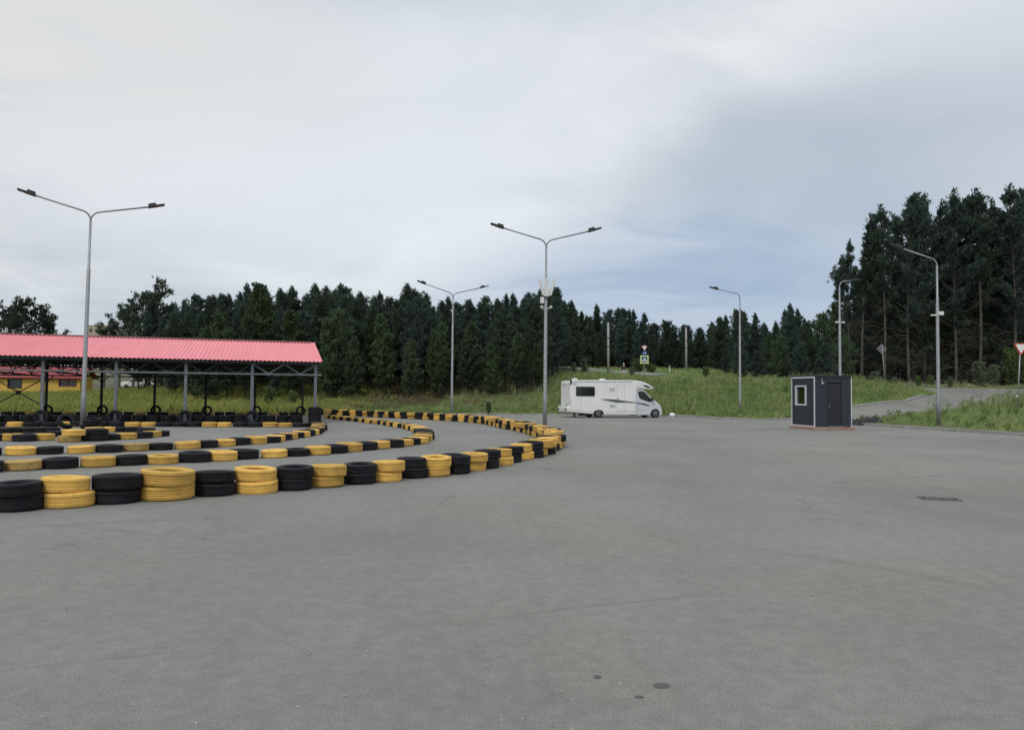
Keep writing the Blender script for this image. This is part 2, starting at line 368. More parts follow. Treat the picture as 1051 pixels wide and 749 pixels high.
for x, y in ((-15,58),(-5,60),(2,61.5),(10,63),(13.8,61.5),(15.5,54.6),(18,54.5),(21,58.3)): Z(x, y, .12)
for x in range(-70, 30, 12):
    for y in (0, 20, 38): Z(x, y, 0)
for x, y in ((-60,92),(-70,100),(-52,104),(-90,120),(-80,108)): Z(x, y, .7)
for x, y in ((-25,80),(-10,80),(0,80)): Z(x, y, 2.0)
Z(-40, 88, 1.6)
for x, y in ((-25,100),(-10,95)): Z(x, y, 3.0)
Z(-40, 105, 1.8)
P = lambda d: max(0, .06*(d-49))
for poly in (access_L, access_R):
    for x, y in poly: Z(x, y, P(y)+.03)
for x, y in ((60,85.2),(52,84.6),(46,84.6)): Z(x, y, P(y)+.03)
Z(58,93,P(92)+.05); Z(46,93.5,P(92)+.1); Z(36,94,P(93)+.2); Z(78,94,2.6); Z(24,96,3.1); Z(35,86,2.6); Z(24,88.5,2.9)
Z(13,99.5,3.7); Z(13,92,3.5); Z(0,105,4.6); Z(0,97.5,4.4); Z(-14,112,5.0); Z(-30,122,5.2)
for x, y in patch_F: Z(x+.5, y, .13)
Z(24,41,.18); Z(27,44,.5); Z(33.8,52,1.05); Z(30,51,.65); Z(34,46,.85); Z(26,35,.3); Z(34,36,.9); Z(40,58,1.55); Z(46,64,1.6); Z(45,45,1.4)
for x in (30,45,60,80): Z(x, 110, 3.1); Z(x, 130, 3.6)
for x in (-120,-60,0,60,120,200): Z(x, 170, 6); Z(x, 400, 8)
Z(-200, 60, 1); Z(-300, 200, 4); Z(200, 40, 3); Z(300, 200, 8); Z(60,40,2)
cp = np.array(cp); _q = cp[:, :2]
_D = np.sqrt(((_q[:, None]-_q[None])**2).sum(-1))
_w = np.linalg.solve(np.block([[_D - np.eye(len(cp))*.15, np.ones((len(cp), 1))], [np.ones((1, len(cp))), np.zeros((1, 1))]]), np.append(cp[:, 2], 0))
def T(X, Y):
    X = np.atleast_1d(np.asarray(X, float)); Y = np.atleast_1d(np.asarray(Y, float)); out = np.empty(X.shape)
    xf, yf, of = X.ravel(), Y.ravel(), out.ravel()
    for i in range(0, len(xf), 20000):
        d = np.sqrt((xf[i:i+20000, None]-_q[:, 0])**2+(yf[i:i+20000, None]-_q[:, 1])**2)
        of[i:i+20000] = d @ _w[:-1] + _w[-1]
    return of.reshape(X.shape)
def t1(x, y): return float(T(x, y)[0])

xs = np.concatenate([np.array([-2000,-1200,-700,-400,-250,-170,-130,-105,-90,-80]), np.arange(-72, 90, .8), np.array([95,105,120,145,180,250,400,700,1200,2000])])
ys = np.concatenate([np.array([-2000,-900,-400,-200,-90,-40,-10,5,12,20,26]), np.arange(30, 130, .8), np.array([134,140,150,165,190,230,300,450,800,1400,2500])])
GX, GY = np.meshgrid(xs, ys); GZ = T(GX, GY)
rs = np.random.RandomState(3)
GZ = np.where(GY > 250, 8, GZ)
GZ = np.where(GY < 5, np.minimum(GZ, .3), GZ)
inside = inpoly(GX, GY, lot_poly); inr = inpoly(GX, GY, road_poly) | inpoly(GX, GY, cross_poly)
GZ = np.where(inside, -.35, GZ + np.where((~inr) & (GY > 30) & (GY < 130), rs.uniform(-.04, .05, GX.shape), 0)); GZ = np.where(inr & ~inside, GZ-.4, GZ)
nx, ny = len(xs), len(ys); idx = np.arange(nx*ny).reshape(ny, nx)
gf = np.stack([idx[:-1, :-1], idx[:-1, 1:], idx[1:, 1:], idx[1:, :-1]], -1).reshape(-1, 4)
kind(new_obj('ground', fast_mesh('ground', np.stack([GX, GY, GZ], -1).reshape(-1, 3), gf), MT['soil'], smooth=True), 'structure')
lot = MB(); lot.slab(lot_poly, -.06, 0); kind(lot.build('parking_lot', MT['asphalt']), 'structure')

def resample(line, step):
    line = [Vector(p) for p in line]; out = [line[0]]; acc = 0
    for a, b in zip(line, line[1:]):
        L = (b-a).length; t = step-acc
        while t <= L: out.append(a.lerp(b, t/L)); t += step
        acc = (acc+L) % step
    out.append(line[-1]); return out
def smooth_line(line, n=6):
    out = []; L = [Vector(p) for p in line]; L = [L[0]*2-L[1]]+L+[L[-1]*2-L[-2]]
    for i in range(1, len(L)-2):
        p0, p1, p2, p3 = L[i-1:i+3]
        for k in range(n):
            t = k/n; out.append(.5*((2*p1)+(p2-p0)*t+(2*p0-5*p1+4*p2-p3)*t*t+(3*p1-p0-3*p2+p3)*t**3))
    out.append(L[-2]); return out
def ribbon(A, B, n, m=8, dz=.03):
    def par(line):
        line = smooth_line(line); s = [0]
        for a, b in zip(line, line[1:]): s.append(s[-1]+(b-a).length)
        q = np.linspace(0, s[-1], n); return np.stack([np.interp(q, s, [p[k] for p in line]) for k in (0, 1)], -1)
    a, b = par(A), par(B); t = np.linspace(0, 1, m)[None, :, None]
    g = a[:, None]*(1-t)+b[:, None]*t; z = np.maximum(T(g[..., 0], g[..., 1])+dz, .012)
    v = np.concatenate([g, z[..., None]], -1).reshape(-1, 3); i = np.arange(n*m).reshape(n, m)
    return v, np.stack([i[:-1, :-1], i[1:, :-1], i[1:, 1:], i[:-1, 1:]], -1).reshape(-1, 4)
v, f = ribbon(access_L+[(45.5,85)], access_R, 60, 24)
kind(new_obj('access_road', fast_mesh('access_road', v, f), MT['asphalt2'], smooth=True), 'structure')
v, f = ribbon(cross_near, cross_far, 70, 10, .035)
kind(new_obj('cross_road', fast_mesh('cross_road', v, f), MT['asphalt2'], smooth=True), 'structure')

def kerb(name, line, h=.13, w=.15, base=None, step=1.0):
    mb = MB(); pts = resample(smooth_line(line, 5), step)
    for a, b in zip(pts, pts[1:]):
        d = b-a
        if d.length < .2: continue
        a2 = a+d*.008; b2 = b-d*.008; j = random.uniform(-.012, .012)
        za = (t1(a.x, a.y) if base is None else base); zb = (t1(b.x, b.y) if base is None else base)
        mb.beam((a2.x, a2.y, max(za, 0)+h/2-.1+j), (b2.x, b2.y, max(zb, 0)+h/2-.1+j+random.uniform(-.008, .008)), w, h+.2)
    return kind(mb.build(name, MT['kerb'], bevel=.015), 'structure')
kerb('bank_kerb', [(-12,58.1), (2,60.6), (10,62.1), (13.5,60.6), (14.7,55.3), (16.1,52.3), (18.1,53.1), (21.4,57.3)], base=0)
kerb('road_kerb', access_L+[(45.2,84.3), (43.2,85.4), (35,86)], h=.19, w=.22)
kerb('verge_kerb', patch_F, base=0, h=.14)
kerb('verge_road_kerb', access_R[:5], h=.04)
kerb('far_road_kerb', cross_far[:6], h=.17, w=.2)

# ------------------------------------------------------------------ grass (nobody could count it)
EDGES = [(Vector(a), Vector(b)) for ln in (lot_left[4:], access_L+[(45.5,84.6)], patch_F, access_R, cross_near, cross_far) for a, b in zip(ln, ln[1:])]
def edge_dist(X, Y):
    best = np.full(X.shape, 1e9)
    for a, b in EDGES:
        d = b-a; t = np.clip(((X-a.x)*d.x+(Y-a.y)*d.y)/d.length_squared, 0, 1)
        best = np.minimum(best, np.hypot(X-a.x-t*d.x, Y-a.y-t*d.y))
    return best
def blades(name, n, xr, yr, hmin, hmax, wid, m, seed, mask=None, clump=0.0, lean=.75):
    rng = np.random.RandomState(seed)
    X = rng.uniform(*xr, n); Y = rng.uniform(*yr, n)
    ok = ~(inpoly(X, Y, lot_poly) | inpoly(X, Y, road_poly) | inpoly(X, Y, cross_poly))
    if mask is not None: ok &= mask(X, Y)
    ok &= edge_dist(X, Y) > .12+.32*rng.uniform(0, 1, len(X))**.6
    X, Y = X[ok], Y[ok]; n = len(X)
    k = 3; X = np.repeat(X, k)+rng.normal(0, .07, n*k); Y = np.repeat(Y, k)+rng.normal(0, .07, n*k); n *= k
    patch = .5+.5*np.sin(X*.9+1.3*np.sin(Y*.7))*np.sin(Y*1.1+1.7*np.sin(X*.45))
    h = rng.uniform(hmin, hmax, n)*(1-clump+clump*1.6*patch)
    z = np.maximum(T(X, Y), 0)-.05; a = rng.uniform(0, 2*np.pi, n); b = rng.uniform(0, 2*np.pi, n); l = rng.uniform(.05, lean, n)*h
    h *= np.clip(.35+edge_dist(X, Y)*.45, .35, 1)
    w = wid*rng.uniform(.6, 1.4, n)
    dx, dy = np.cos(a)*w, np.sin(a)*w; lx, ly = np.cos(b)*l, np.sin(b)*l
    v = np.stack([np.stack([X-dx, Y-dy, z], -1), np.stack([X+dx, Y+dy, z], -1),
                  np.stack([X+dx*.7+lx*.4, Y+dy*.7+ly*.4, z+h*.55], -1), np.stack([X+lx+.04*h, Y+ly, z+h], -1)], 1)
    i = np.arange(n)[:, None]*4
    return kind(new_obj(name, fast_mesh(name, v.reshape(-1, 3), i+np.array([[0, 1, 2, 3]])), m), 'stuff')
infr = lambda X, Y: (np.abs(X) < Y*.70+2)
blades('tall_grass', 92000, (-6,48), (50,82), .18, .70, .022, MT['grass1'], 1, lambda X, Y: infr(X, Y) & ~((X < 4) & (Y > 74)) & ~((X > 21) & (Y < 52)) & ~((X > 28) & (Y < 66+(X-40)*1.0)), .45)
blades('tall_grass', 26000, (-6,40), (80,112), .30, .8, .04, MT['grass1'], 2, lambda X, Y: infr(X, Y) & ~((X < 5) & (Y > 70)), .4)
blades('meadow_grass', 120000, (-72,-4), (48,98), .22, .80, .023, MT['grass2'], 3, lambda X, Y: infr(X, Y) & (X < -12-(Y-58)*.15+2*np.sin(Y)), .45)
blades('dry_grass', 20000, (-22,0), (58,82), .15, .55, .04, MT['grass3'], 4, lambda X, Y: (X > -20) & (Y > 62+1.5*np.sin(X*.6)), .5)
blades('short_grass', 18000, (-20,4), (57,66), .15, .5, .03, MT['grass1'], 5, None, .5)
blades('verge_grass', 42000, (20,48), (24,70), .10, .36, .020, MT['grass1'], 6, lambda X, Y: infr(X, Y) & ((X < 30) | (Y < 66)) & ~((Y > 52) & (X < 28)), .6)
blades('pale_weeds', 6500, (-5,48), (52,110), .5, 1.05, .03, MT['grass4'], 7, lambda X, Y: infr(X, Y), .5, .2)
blades('roadside_grass', 14000, (26,72), (90,98), .25, .8, .045, MT['grass4'], 8, lambda X, Y: infr(X, Y) & ((Y > 94.0)), .5)
def weeds(name, n, xr, yr, hmin, hmax, m, seed, mask):
    rng = np.random.RandomState(seed); X = rng.uniform(*xr, n); Y = rng.uniform(*yr, n)
    ok = ~(inpoly(X, Y, lot_poly) | inpoly(X, Y, road_poly) | inpoly(X, Y, cross_poly)) & mask(X, Y) & (edge_dist(X, Y) > .7)
    X, Y = X[ok], Y[ok]; n = len(X); h = rng.uniform(hmin, hmax, n); z = T(X, Y); k = 26
    rp = lambda a: np.repeat(a, k); hh = rp(h); f = rng.uniform(.1, 1, n*k)
    Cn = np.stack([rp(X)+rng.normal(0, .16, n*k)*hh*1.2, rp(Y)+rng.normal(0, .16, n*k)*hh*1.2, rp(z)+hh*f], -1)
    v = leaf_cloud(Cn, np.tile([0, 0, .8], (n*k, 1)), 2, .16, .035, rng, .9)
    kind(new_obj(name, fast_mesh(name, v, np.arange(len(v)//4)[:, None]*4+np.array([[0,1,2,3]])), m), 'stuff')
def leaf_cloud(Cn, D, per, ln, wd, rng, spread=.6):
    n = len(Cn); Cn = np.repeat(Cn, per, 0); D = np.repeat(D, per, 0); m = len(Cn)
    d = D+rng.normal(0, spread, (m, 3)); d /= np.linalg.norm(d, axis=1)[:, None]+1e-6
    s = np.cross(d, rng.normal(0, 1, (m, 3))); s /= np.linalg.norm(s, axis=1)[:, None]+1e-6
    L = ln*rng.uniform(.6, 1.3, (m, 1)); w = wd*rng.uniform(.6, 1.3, (m, 1)); o = Cn+rng.normal(0, ln*.25, (m, 3))
    return np.stack([o, o+d*L*.5+s*w, o+d*L, o+d*L*.5-s*w], 1).reshape(-1, 3)
weeds('bank_weeds', 900, (0, 40), (55, 82), .4, 1.1, MT['grass1'], 21, lambda X, Y: infr(X, Y) & (X > 3))
weeds('bank_weeds', 420, (-56, -10), (55, 90), .4, 1.1, MT['grass2'], 22, infr)
weeds('verge_weeds', 230, (20, 46), (30, 62), .2, .6, MT['grass1'], 23, infr)
weeds('forest_edge_weeds', 160, (40, 74), (95.5, 99), .5, 1.3, MT['grass4'], 24, infr)
weeds('forest_edge_weeds', 260, (-22, 2), (60, 74), .3, .8, MT['grass3'], 25, infr)
# flower heads
rng = np.random.RandomState(11); n = 900
X = rng.uniform(-45, 40, n); Y = rng.uniform(54, 90, n); ok = infr(X, Y) & ~(inpoly(X, Y, lot_poly) | inpoly(X, Y, road_poly) | inpoly(X, Y, cross_poly)) & ((X > 4) | (X < -24))
X2 = rng.uniform(21, 34, 260); Y2 = rng.uniform(33, 50, 260); ok2 = ~(inpoly(X2, Y2, lot_poly) | inpoly(X2, Y2, road_poly)) & infr(X2, Y2)
X = np.concatenate([X[ok], X2[ok2]]); Y = np.concatenate([Y[ok], Y2[ok2]]); zz = T(X, Y)+np.where(Y < 51, rng.uniform(.2, .35, len(X)), rng.uniform(.5, .85, len(X))); s = np.where(Y < 51, .02, .035)
v = np.stack([np.stack([X+s*np.cos(k*1.57), Y+s*np.sin(k*1.57), zz+s*.6*(-1)**k], -1) for k in range(4)], 1).reshape(-1, 3)
kind(new_obj('wildflowers', fast_mesh('wildflowers', v, np.arange(len(X))[:, None]*4+np.array([[0,1,2,3]])), MT['flower']), 'stuff')

# ------------------------------------------------------------------ trees
def leaf_cloud(Cn, D, per, ln, wd, rng, spread=.6):
    """needle tufts: centres Cn (n,3), main directions D (n,3)"""
    n = len(Cn); Cn = np.repeat(Cn, per, 0); D = np.repeat(D, per, 0); m = len(Cn)
    d = D+rng.normal(0, spread, (m, 3)); d /= np.linalg.norm(d, axis=1)[:, None]+1e-6
    s = np.cross(d, rng.normal(0, 1, (m, 3))); s /= np.linalg.norm(s, axis=1)[:, None]+1e-6
    L = ln*rng.uniform(.6, 1.3, (m, 1)); w = wd*rng.uniform(.6, 1.3, (m, 1))
    o = Cn+rng.normal(0, ln*.25, (m, 3))
    v = np.stack([o, o+d*L*.5+s*w, o+d*L, o+d*L*.5-s*w], 1)
    return v.reshape(-1, 3)
def tree_meshes(kind_, seed, H):
    rng = np.random.RandomState(seed); tb = MB(); lean = rng.uniform(-.02, .04)
    k = 9; tp = []; ph = rng.uniform(0, 6)
    for i in range(k):
        t = i/(k-1); tp.append(Vector((lean*H*t+.010*H*math.sin(t*4+ph), .008*H*math.cos(t*5+ph), H*t)))
    trunk_r = {'tall': .0075, 'mid': .011, 'bushy': .014, 'broad': .013, 'birch': .009, 'open': .013}[kind_]*H
    tb.tube(tp, [trunk_r*(1-.9*i/(k-1))+.008 for i in range(k)], 8)
    def tr(t):
        t = min(max(t, 0), .999)*(k-1); i = int(t); return tp[i].lerp(tp[i+1], t-i)
    Cs, Ds = [], []; DC, DD = [], []
    z0, nb, rad, upw = {'tall': (.34, 88, .135, .75), 'mid': (.17, 115, .25, .55), 'bushy': (.04, 100, .32, .35), 'broad': (.08, 80, .30, .6), 'birch': (.10, 120, .25, .8), 'open': (.20, 30, .235, .7)}[kind_]
    wind = np.array([.30, .05, 0])
    shp = .85
    if kind_ == 'mid':
        shp = (.85, .42, .6, .95, .5, .7, .38, .55, .75, .48)[((seed-103)//7) % 10]; rad *= rng.uniform(.85, 1.2)*(1 if shp > .6 else .92)
    lump = rng.uniform(0, 6, 3)
    if kind_ == 'tall': rad *= (1.0, 1.45, .8, 1.25, .95, 1.6, 1.1, .85)[((seed-104)//7) % 8]; z0 += rng.uniform(-.08, .10)
    tops = [(0., 0., 1.)]
    if kind_ == 'tall':                      # side leaders beside the main one
        for _ in range(rng.randint(1, 4)): tops.append((rng.uniform(-.055, .055)*H, rng.uniform(-.04, .04)*H, rng.uniform(.86, .97)))
    for i in range(nb):
        t = z0+(.985-z0)*((i+rng.uniform())/nb)**.9
        rel = (t-z0)/(1-z0)
        if kind_ == 'tall': prof = min(1, .45+rel*2.2)*(1.03-rel)**(.45+.1*lump[2])*rng.uniform(.3, 1.35)*(1+.45*math.sin(rel*9+lump[0])*math.sin(rel*17+lump[1]))
        elif kind_ == 'open': prof = (.35+.9*math.sin(math.pi*min(1, rel*.85+.1)))*rng.uniform(.5, 1.25)
        elif kind_ == 'birch': prof = (1.04-rel)**.6*min(1, .4+rel*2.4)*rng.uniform(.6, 1.15)
        elif kind_ == 'broad': prof = math.sin(math.pi*min(1, rel*.86+.12))**.6*rng.uniform(.6, 1.15)
        elif kind_ == 'bushy': prof = (1.04-rel)**.6*rng.uniform(.6, 1.15)*(.65+.35*min(1, rel*5))
        else: prof = (1.02-rel)**shp*rng.uniform(.4, 1.25)*(.7+.3*min(1, rel*4))*(1+.28*math.sin(rel*11+lump[0])*math.sin(rel*23+lump[1]))
        bl = rad*H*prof+.12; a = rng.uniform(0, 2*math.pi)
        u = upw*rng.uniform(.5, 1.4)+(.7*rel)
        p = tr(t*.97); dirv = np.array([math.cos(a), math.sin(a), u])+wind; dirv /= np.linalg.norm(dirv)
        mid = Vector(p)+Vector(dirv)*bl*.55+Vector((0, 0, -.06*bl)); end = Vector(p)+Vector(dirv)*bl+Vector((0, 0, .12*bl))
        if bl > .5: tb.tube([p, mid, end], [.006*bl+.012+trunk_r*.16*(1-rel), .010+.004*bl, .005], 4, False)
        steps = max(2, int(bl/{'tall': .24, 'open': .32}.get(kind_, .22)))
        for q in range(steps):
            w = .22+.78*(q+rng.uniform())/steps
            if kind_ in ('tall', 'open') and w < .5: continue
            c = np.array(p)*(1-w)+np.array(end)*w
            for _ in range({'tall': 3, 'open': 4}.get(kind_, 2)):
                off = rng.normal(0, 1, 3)*np.array([1, 1, .4])*min(bl, 1.6)*(.10 if kind_ != 'open' else .14)*(1.3-w*.6)
                Cs.append(c+off); dd = dirv*.7+np.array([.12, 0, .75])+off/(bl*.3+.15); Ds.append(dd/np.linalg.norm(dd))
    for (ox, oy, th_) in tops:               # leaders: candles pointing up
        n_ = (16 if kind_ == 'tall' or shp > .6 else 9) if kind_ in ('tall', 'mid') else 8
        for q in range(n_):
            f = q/n_; base = np.array(tr(th_-.075*f))+np.array([ox, oy, 0])*(1-.4*f); sp = .03+.30*f*(H/14)
            Cs.append(base+rng.normal(0, 1, 3)*np.array([sp, sp, .05])); Ds.append(np.array([.10, 0, 1.])+rng.normal(0, .12, 3))
        if ox: tb.tube([tr(th_-.14), Vector(tr(th_-.07))+Vector((ox*.8, oy*.8, 0)), Vector(tr(th_))+Vector((ox, oy, 0))], [.05, .04, .01], 5, False)
    nd = {'tall': 46, 'mid': 26, 'bushy': 4, 'broad': 0, 'birch': 0, 'open': 6}[kind_]
    for i in range(nd):                      # dead lower limbs
        t = rng.uniform(.03, z0+.12); a = rng.uniform(0, 2*math.pi); L = H*rng.uniform(.05, .14)*(1 if kind_ == 'tall' else 1.4)
        p = tr(t); d = Vector((math.cos(a), math.sin(a), rng.uniform(-.5, .35)))
        m_ = p+d*L*.5+Vector((0, 0, .08*L)); e = p+d*L+Vector((rng.uniform(-.2, .2), 0, -.12*L))
        tb.tube([p, m_, e], [.024, .015, .005], 4, False)
        for s_ in range(5): DC.append(np.array(p.lerp(e, rng.uniform(.3, 1)))); DD.append(np.array(d)+rng.normal(0, .3, 3))
    Cs = np.array(Cs); Ds = np.array(Ds); Ds /= np.linalg.norm(Ds, axis=1)[:, None]
    ln, wd, per = {'tall': (.40, .060, 8), 'mid': (.30, .045, 9), 'bushy': (.28, .045, 9), 'broad': (.20, .075, 9), 'birch': (.20, .075, 8), 'open': (.36, .06, 8)}[kind_]
    v = leaf_cloud(Cs, Ds, per, ln, wd, rng, .45 if kind_ not in ('broad', 'birch') else 1.1)
    n = len(v)//4; dm = None
    if DC:
        dv = leaf_cloud(np.array(DC), np.array(DD), 4, .7 if kind_ == 'tall' else .5, .010, rng, .6)
        dm = len(tb.f); tb.add(dv.tolist(), (np.arange(len(dv)//4)[:, None]*4+np.array([[0, 1, 2, 3]])).tolist())
    tm_ = tb.mesh('trunk')
    return tm_, fast_mesh('crown', v, np.arange(n)[:, None]*4+np.array([[0, 1, 2, 3]])), dm
PROTO = {}
def proto(kd, var, H, leafm, barkm):
    key = (kd, var)
    if key not in PROTO:
        tm, cm, dm = tree_meshes(kd, 100+var*7+len(kd), H); tm.materials.append(MT[barkm]); cm.materials.append(MT[leafm]); PROTO[key] = (tm, cm, dm, H)
        if dm:
            tm.materials.append(MT['deadtwig']); tm.polygons.foreach_set('material_index', [0]*dm+[1]*(len(tm.polygons)-dm))
    return PROTO[key]
for v_ in range(8): proto('tall', v_, 20, ['needle_a', 'needle_c'][v_ % 2], 'bark_pine')
for v_ in range(10): proto('mid', v_, 11, ['needle_b', 'needle_a', 'needle_b', 'needle_c', 'needle_a', 'needle_b', 'needle_a', 'needle_c', 'needle_a', 'needle_c'][v_], 'bark_dark')
for v_ in range(2): proto('bushy', v_, 8, ['needle_c', 'needle_b'][v_], 'bark_dark')
for v_ in range(2): proto('broad', v_, 6, ['leaf', 'leafgrey'][v_], 'bark_dark')
for v_ in range(2): proto('birch', v_, 9, ['leafmid', 'needle_b'][v_], 'bark_dark')
for v_ in range(2): proto('open', v_, 10, 'needle_a', 'bark_pine')
def tree(name, kd, var, x, y, H, label, cat, group, sink=.1, z=None):
    tm, cm, dm, h0 = PROTO[(kd, var)]; s = H/h0; z = t1(x, y) if z is None else z
    e = empty(name, (x, y, z-sink), random.uniform(-1.1, 1.1)); e.scale = (s*random.uniform(.9, 1.12), s*random.uniform(.9, 1.12), s)
    o = bpy.data.objects.new('trunk', tm); COL.objects.link(o); o.parent = e
    o = bpy.data.objects.new('crown', cm); COL.objects.link(o); o.parent = e
    return tag(e, label, cat, group)

PROF = [(-60,312),(0,314),(20,311),(40,315),(60,334),(110,335),(125,316),(150,305),(165,301),(180,313),(195,304),(215,301),(228,293),(240,300),(252,291),(270,288),(285,297),(300,292),(330,290),(350,291),(370,296),(400,297),(415,293),(440,300),(465,303),(500,301),(520,304),(540,302),(567,291),(582,308),(600,315),(625,313),(650,317),(672,329),(700,331),(722,328),(735,322),(752,318),(770,320),(783,333),(795,326),(811,312),(830,324),(850,314),(862,278),(872,252),(880,226),(890,236),(905,214),(918,230),(932,204),(945,202),(957,212),(963,222),(975,199),(990,206),(1000,198),(1008,200),(1020,213),(1036,192),(1051,200),(1100,196),(1200,200)]
def toprow(px): return float(np.interp(px, [p[0] for p in PROF], [p[1] for p in PROF]))
def treeH(x, y, off=0):                       # height that takes the top to the photographed skyline
    z = t1(x, y); px, _ = to_px(x, y, z+8); return at(px, toprow(px)+off, y).z - z
rt_ = random.Random(5)
nmk = {'a': 'between the canopy roof and the first distant lamp post'}
# 1 skyline pines left of the forest
k_ = 0
for px, py, d, kd in ((-12,313,120,0),(4,318,118,1),(22,311,116,0),(36,316,117,1),(47,328,119,0)):
    p = at(px, py, d); z = t1(p.x, p.y); k_ += 1
    tree('pine_tree', 'open', kd, p.x, p.y, (p.z-z), 'dark open-crowned pine, %s from the left above the pink roof' % ordw(k_), 'pine tree', 'pines above the left end of the canopy')
k_ = 0
for px, py, d, kd in ((124,322,112,0),(138,312,108,1),(152,307,110,0),(163,299,106,1),(176,316,109,0),(108,338,120,1)):
    p = at(px, py, d); z = t1(p.x, p.y); k_ += 1
    tree('pine_tree', 'open', kd, p.x, p.y, (p.z-z), 'ragged dark pine in the clump left of the forest edge, %s planted there' % ordw(k_), 'pine tree', 'ragged pines left of the forest') if False else \
    tree('pine_tree', 'open', kd, p.x, p.y, (p.z-z), ['ragged dark pine right of the beige tower block, shorter one', 'ragged pine between the beige block and the tallest clump pine', 'wide ragged pine just left of the tallest in its clump', 'tallest ragged pine of the clump left of the forest', 'low pine between the ragged clump and the forest edge', 'small dark pine touching the right side of beige tower block'][k_-1], 'pine tree', 'ragged pines left of the forest')
# 2 forest behind the track: a front row one can tell apart, then the rows behind it
def row(x0, x1, y0, y1, step, kd, vars_, off, fmt, group, name, cat='pine tree', jit=.8, front=True, minoff=0):
    n = max(1, int(abs(x1-x0)/step)); out = []
    for i in range(n+1):
        t = i/n; x = x0+(x1-x0)*t+rt_.uniform(-jit, jit); y = y0+(y1-y0)*t+rt_.uniform(-jit, jit)
        H = treeH(x, y, rt_.uniform(*off))
        if H < 2: continue
        lab = fmt % ordw(len(out)+1) if '%s' in fmt else fmt
        out.append(tree(name, kd, rt_.choice(vars_), x, y, H, lab, cat, group))
    return out
row(-33.5, 1.6, 76, 75, 2.7, 'mid', [0,2,5,7,9], (24, 58), 'full green pine in the front row behind the race track, %s from its left', 'front row of the forest behind the track', 'pine_tree')
row(-35, 2.6, 80, 79, 2.1, 'mid', list(range(10)), (8, 34), 'dark pine in the second row of the forest behind the track', 'second row of the forest behind the track', 'pine_tree')
row(-40, 4, 86, 86, 1.5, 'mid', [3,8,3,8,4,7,9,6], (1, 15), 'dark pine whose tip shows on the skyline behind the track', 'skyline pines behind the track', 'pine_tree')
row(-42, 5, 91, 91, 1.5, 'mid', [3,8,3,8,4,9], (-2, 10), 'dark pine whose tip shows on the skyline behind the track', 'skyline pines behind the track', 'pine_tree')
row(-42, 4, 96, 98, 4.5, 'mid', [1,4], (4, 20), 'dark pine deep inside the forest behind the track', 'inner pines of the forest behind the track', 'pine_tree')
k_ = 0
for px, py, d, v_ in ((338,330,72.5,0),(362,345,72.3,1),(392,322,74,0),(421,348,72.2,1),(447,338,73,0),(483,330,74.5,1),(505,352,73,0),(531,342,75,1),(552,352,77,0)):
    p = at(px, py, d); z = t1(p.x, p.y); k_ += 1
    tree('leafy_tree', 'birch', v_, p.x, p.y, p.z-z, 'soft leafy tree at the forest edge behind the track, %s from the left' % ordw(k_), 'tree', 'leafy trees at the forest edge')
row(-40, 4, 83.5, 83, 1.9, 'mid', [0,3,5], (14, 30), 'dark pine in the second row of the forest behind the track', 'second row of the forest behind the track', 'pine_tree')
row(4, 50, 131, 131, 2.3, 'mid', [0,3,5], (8, 22), 'dark pine just behind the front row along the upper road', 'second row behind the upper road', 'pine_tree')
# light leafy trees at the left edge
for px, py, d, v_, lab in ((268,291,79,0,'tall light green leafy tree rising left of the forest front'),(225,322,78,0,'light leafy tree over the middle of the pink roof'),(345,318,73,1,'pale leafy tree in the forest front right of the canopy end'),(212,336,74,1,'low pale bushy tree just above the pink roof'),(300,318,74,0,'green leafy tree behind the right end of the pink roof')):
    p = at(px, py, d); z = t1(p.x, p.y); tree('leafy_tree', 'birch' if v_ == 0 else 'bushy', 0 if v_ == 0 else 1, p.x, p.y, p.z-z, lab, 'tree', None)
# 3 forest behind the embankment and the utility poles
row(5, 48, 128, 128, 3.0, 'mid', [1,3,6,7,9], (10, 34), 'dark pine in the front row behind the upper road, %s from the left', 'front row of the forest behind the upper road', 'pine_tree')
row(2, 50, 134, 134, 2.0, 'mid', [3,8,8,4,6], (0, 12), 'dark pine whose tip shows on the skyline above the motorhome', 'skyline pines above the motorhome', 'pine_tree')
row(2, 52, 140, 140, 2.1, 'mid', [3,8,8,7,9], (-4, 10), 'dark pine whose tip shows on the skyline above the motorhome', 'skyline pines above the motorhome', 'pine_tree')
# 4 lighter trees and bushes between the pole and the booth
k_ = 0
for px, py, d, kd, v_ in ((738,326,112,'mid',0),(755,318,108,'mid',4),(775,322,110,'mid',3),(760,346,98,'bushy',0),(789,340,100,'mid',2),(800,345,94,'bushy',1),(811,312,104,'mid',3),(828,330,98,'mid',2),(822,352,92,'bushy',0),(843,322,98,'bushy',1),(857,310,100,'mid',0),(848,352,92,'bushy',0),(866,345,93,'bushy',1),(778,360,94,'bushy',0),(745,358,102,'bushy',0)):
    p = at(px, py, d); z = t1(p.x, p.y); k_ += 1
    w = {'mid': 'slender pine', 'bushy': 'bushy conifer'}[kd]
    tree('pine_tree' if kd == 'mid' else 'bushy_tree', kd, v_, p.x, p.y, p.z-z, '%s beyond the bank, %s' % (w, ['just left of the lamp pole','rising right behind the lamp pole','first peak right of the lamp','short one right of the lamp','at the dip in the skyline','short one under the skyline dip','with the tallest pointed tip','just right of the pointed tip','short one right of the pointed tip','above the booth window','above the booth door','short one above the booth','short one behind the booth lamp post','lowest one right of the lamp','short one left of the lamp'][k_-1]+' along'), 'pine tree' if kd == 'mid' else 'conifer', 'green conifers between the single lamp and the booth')
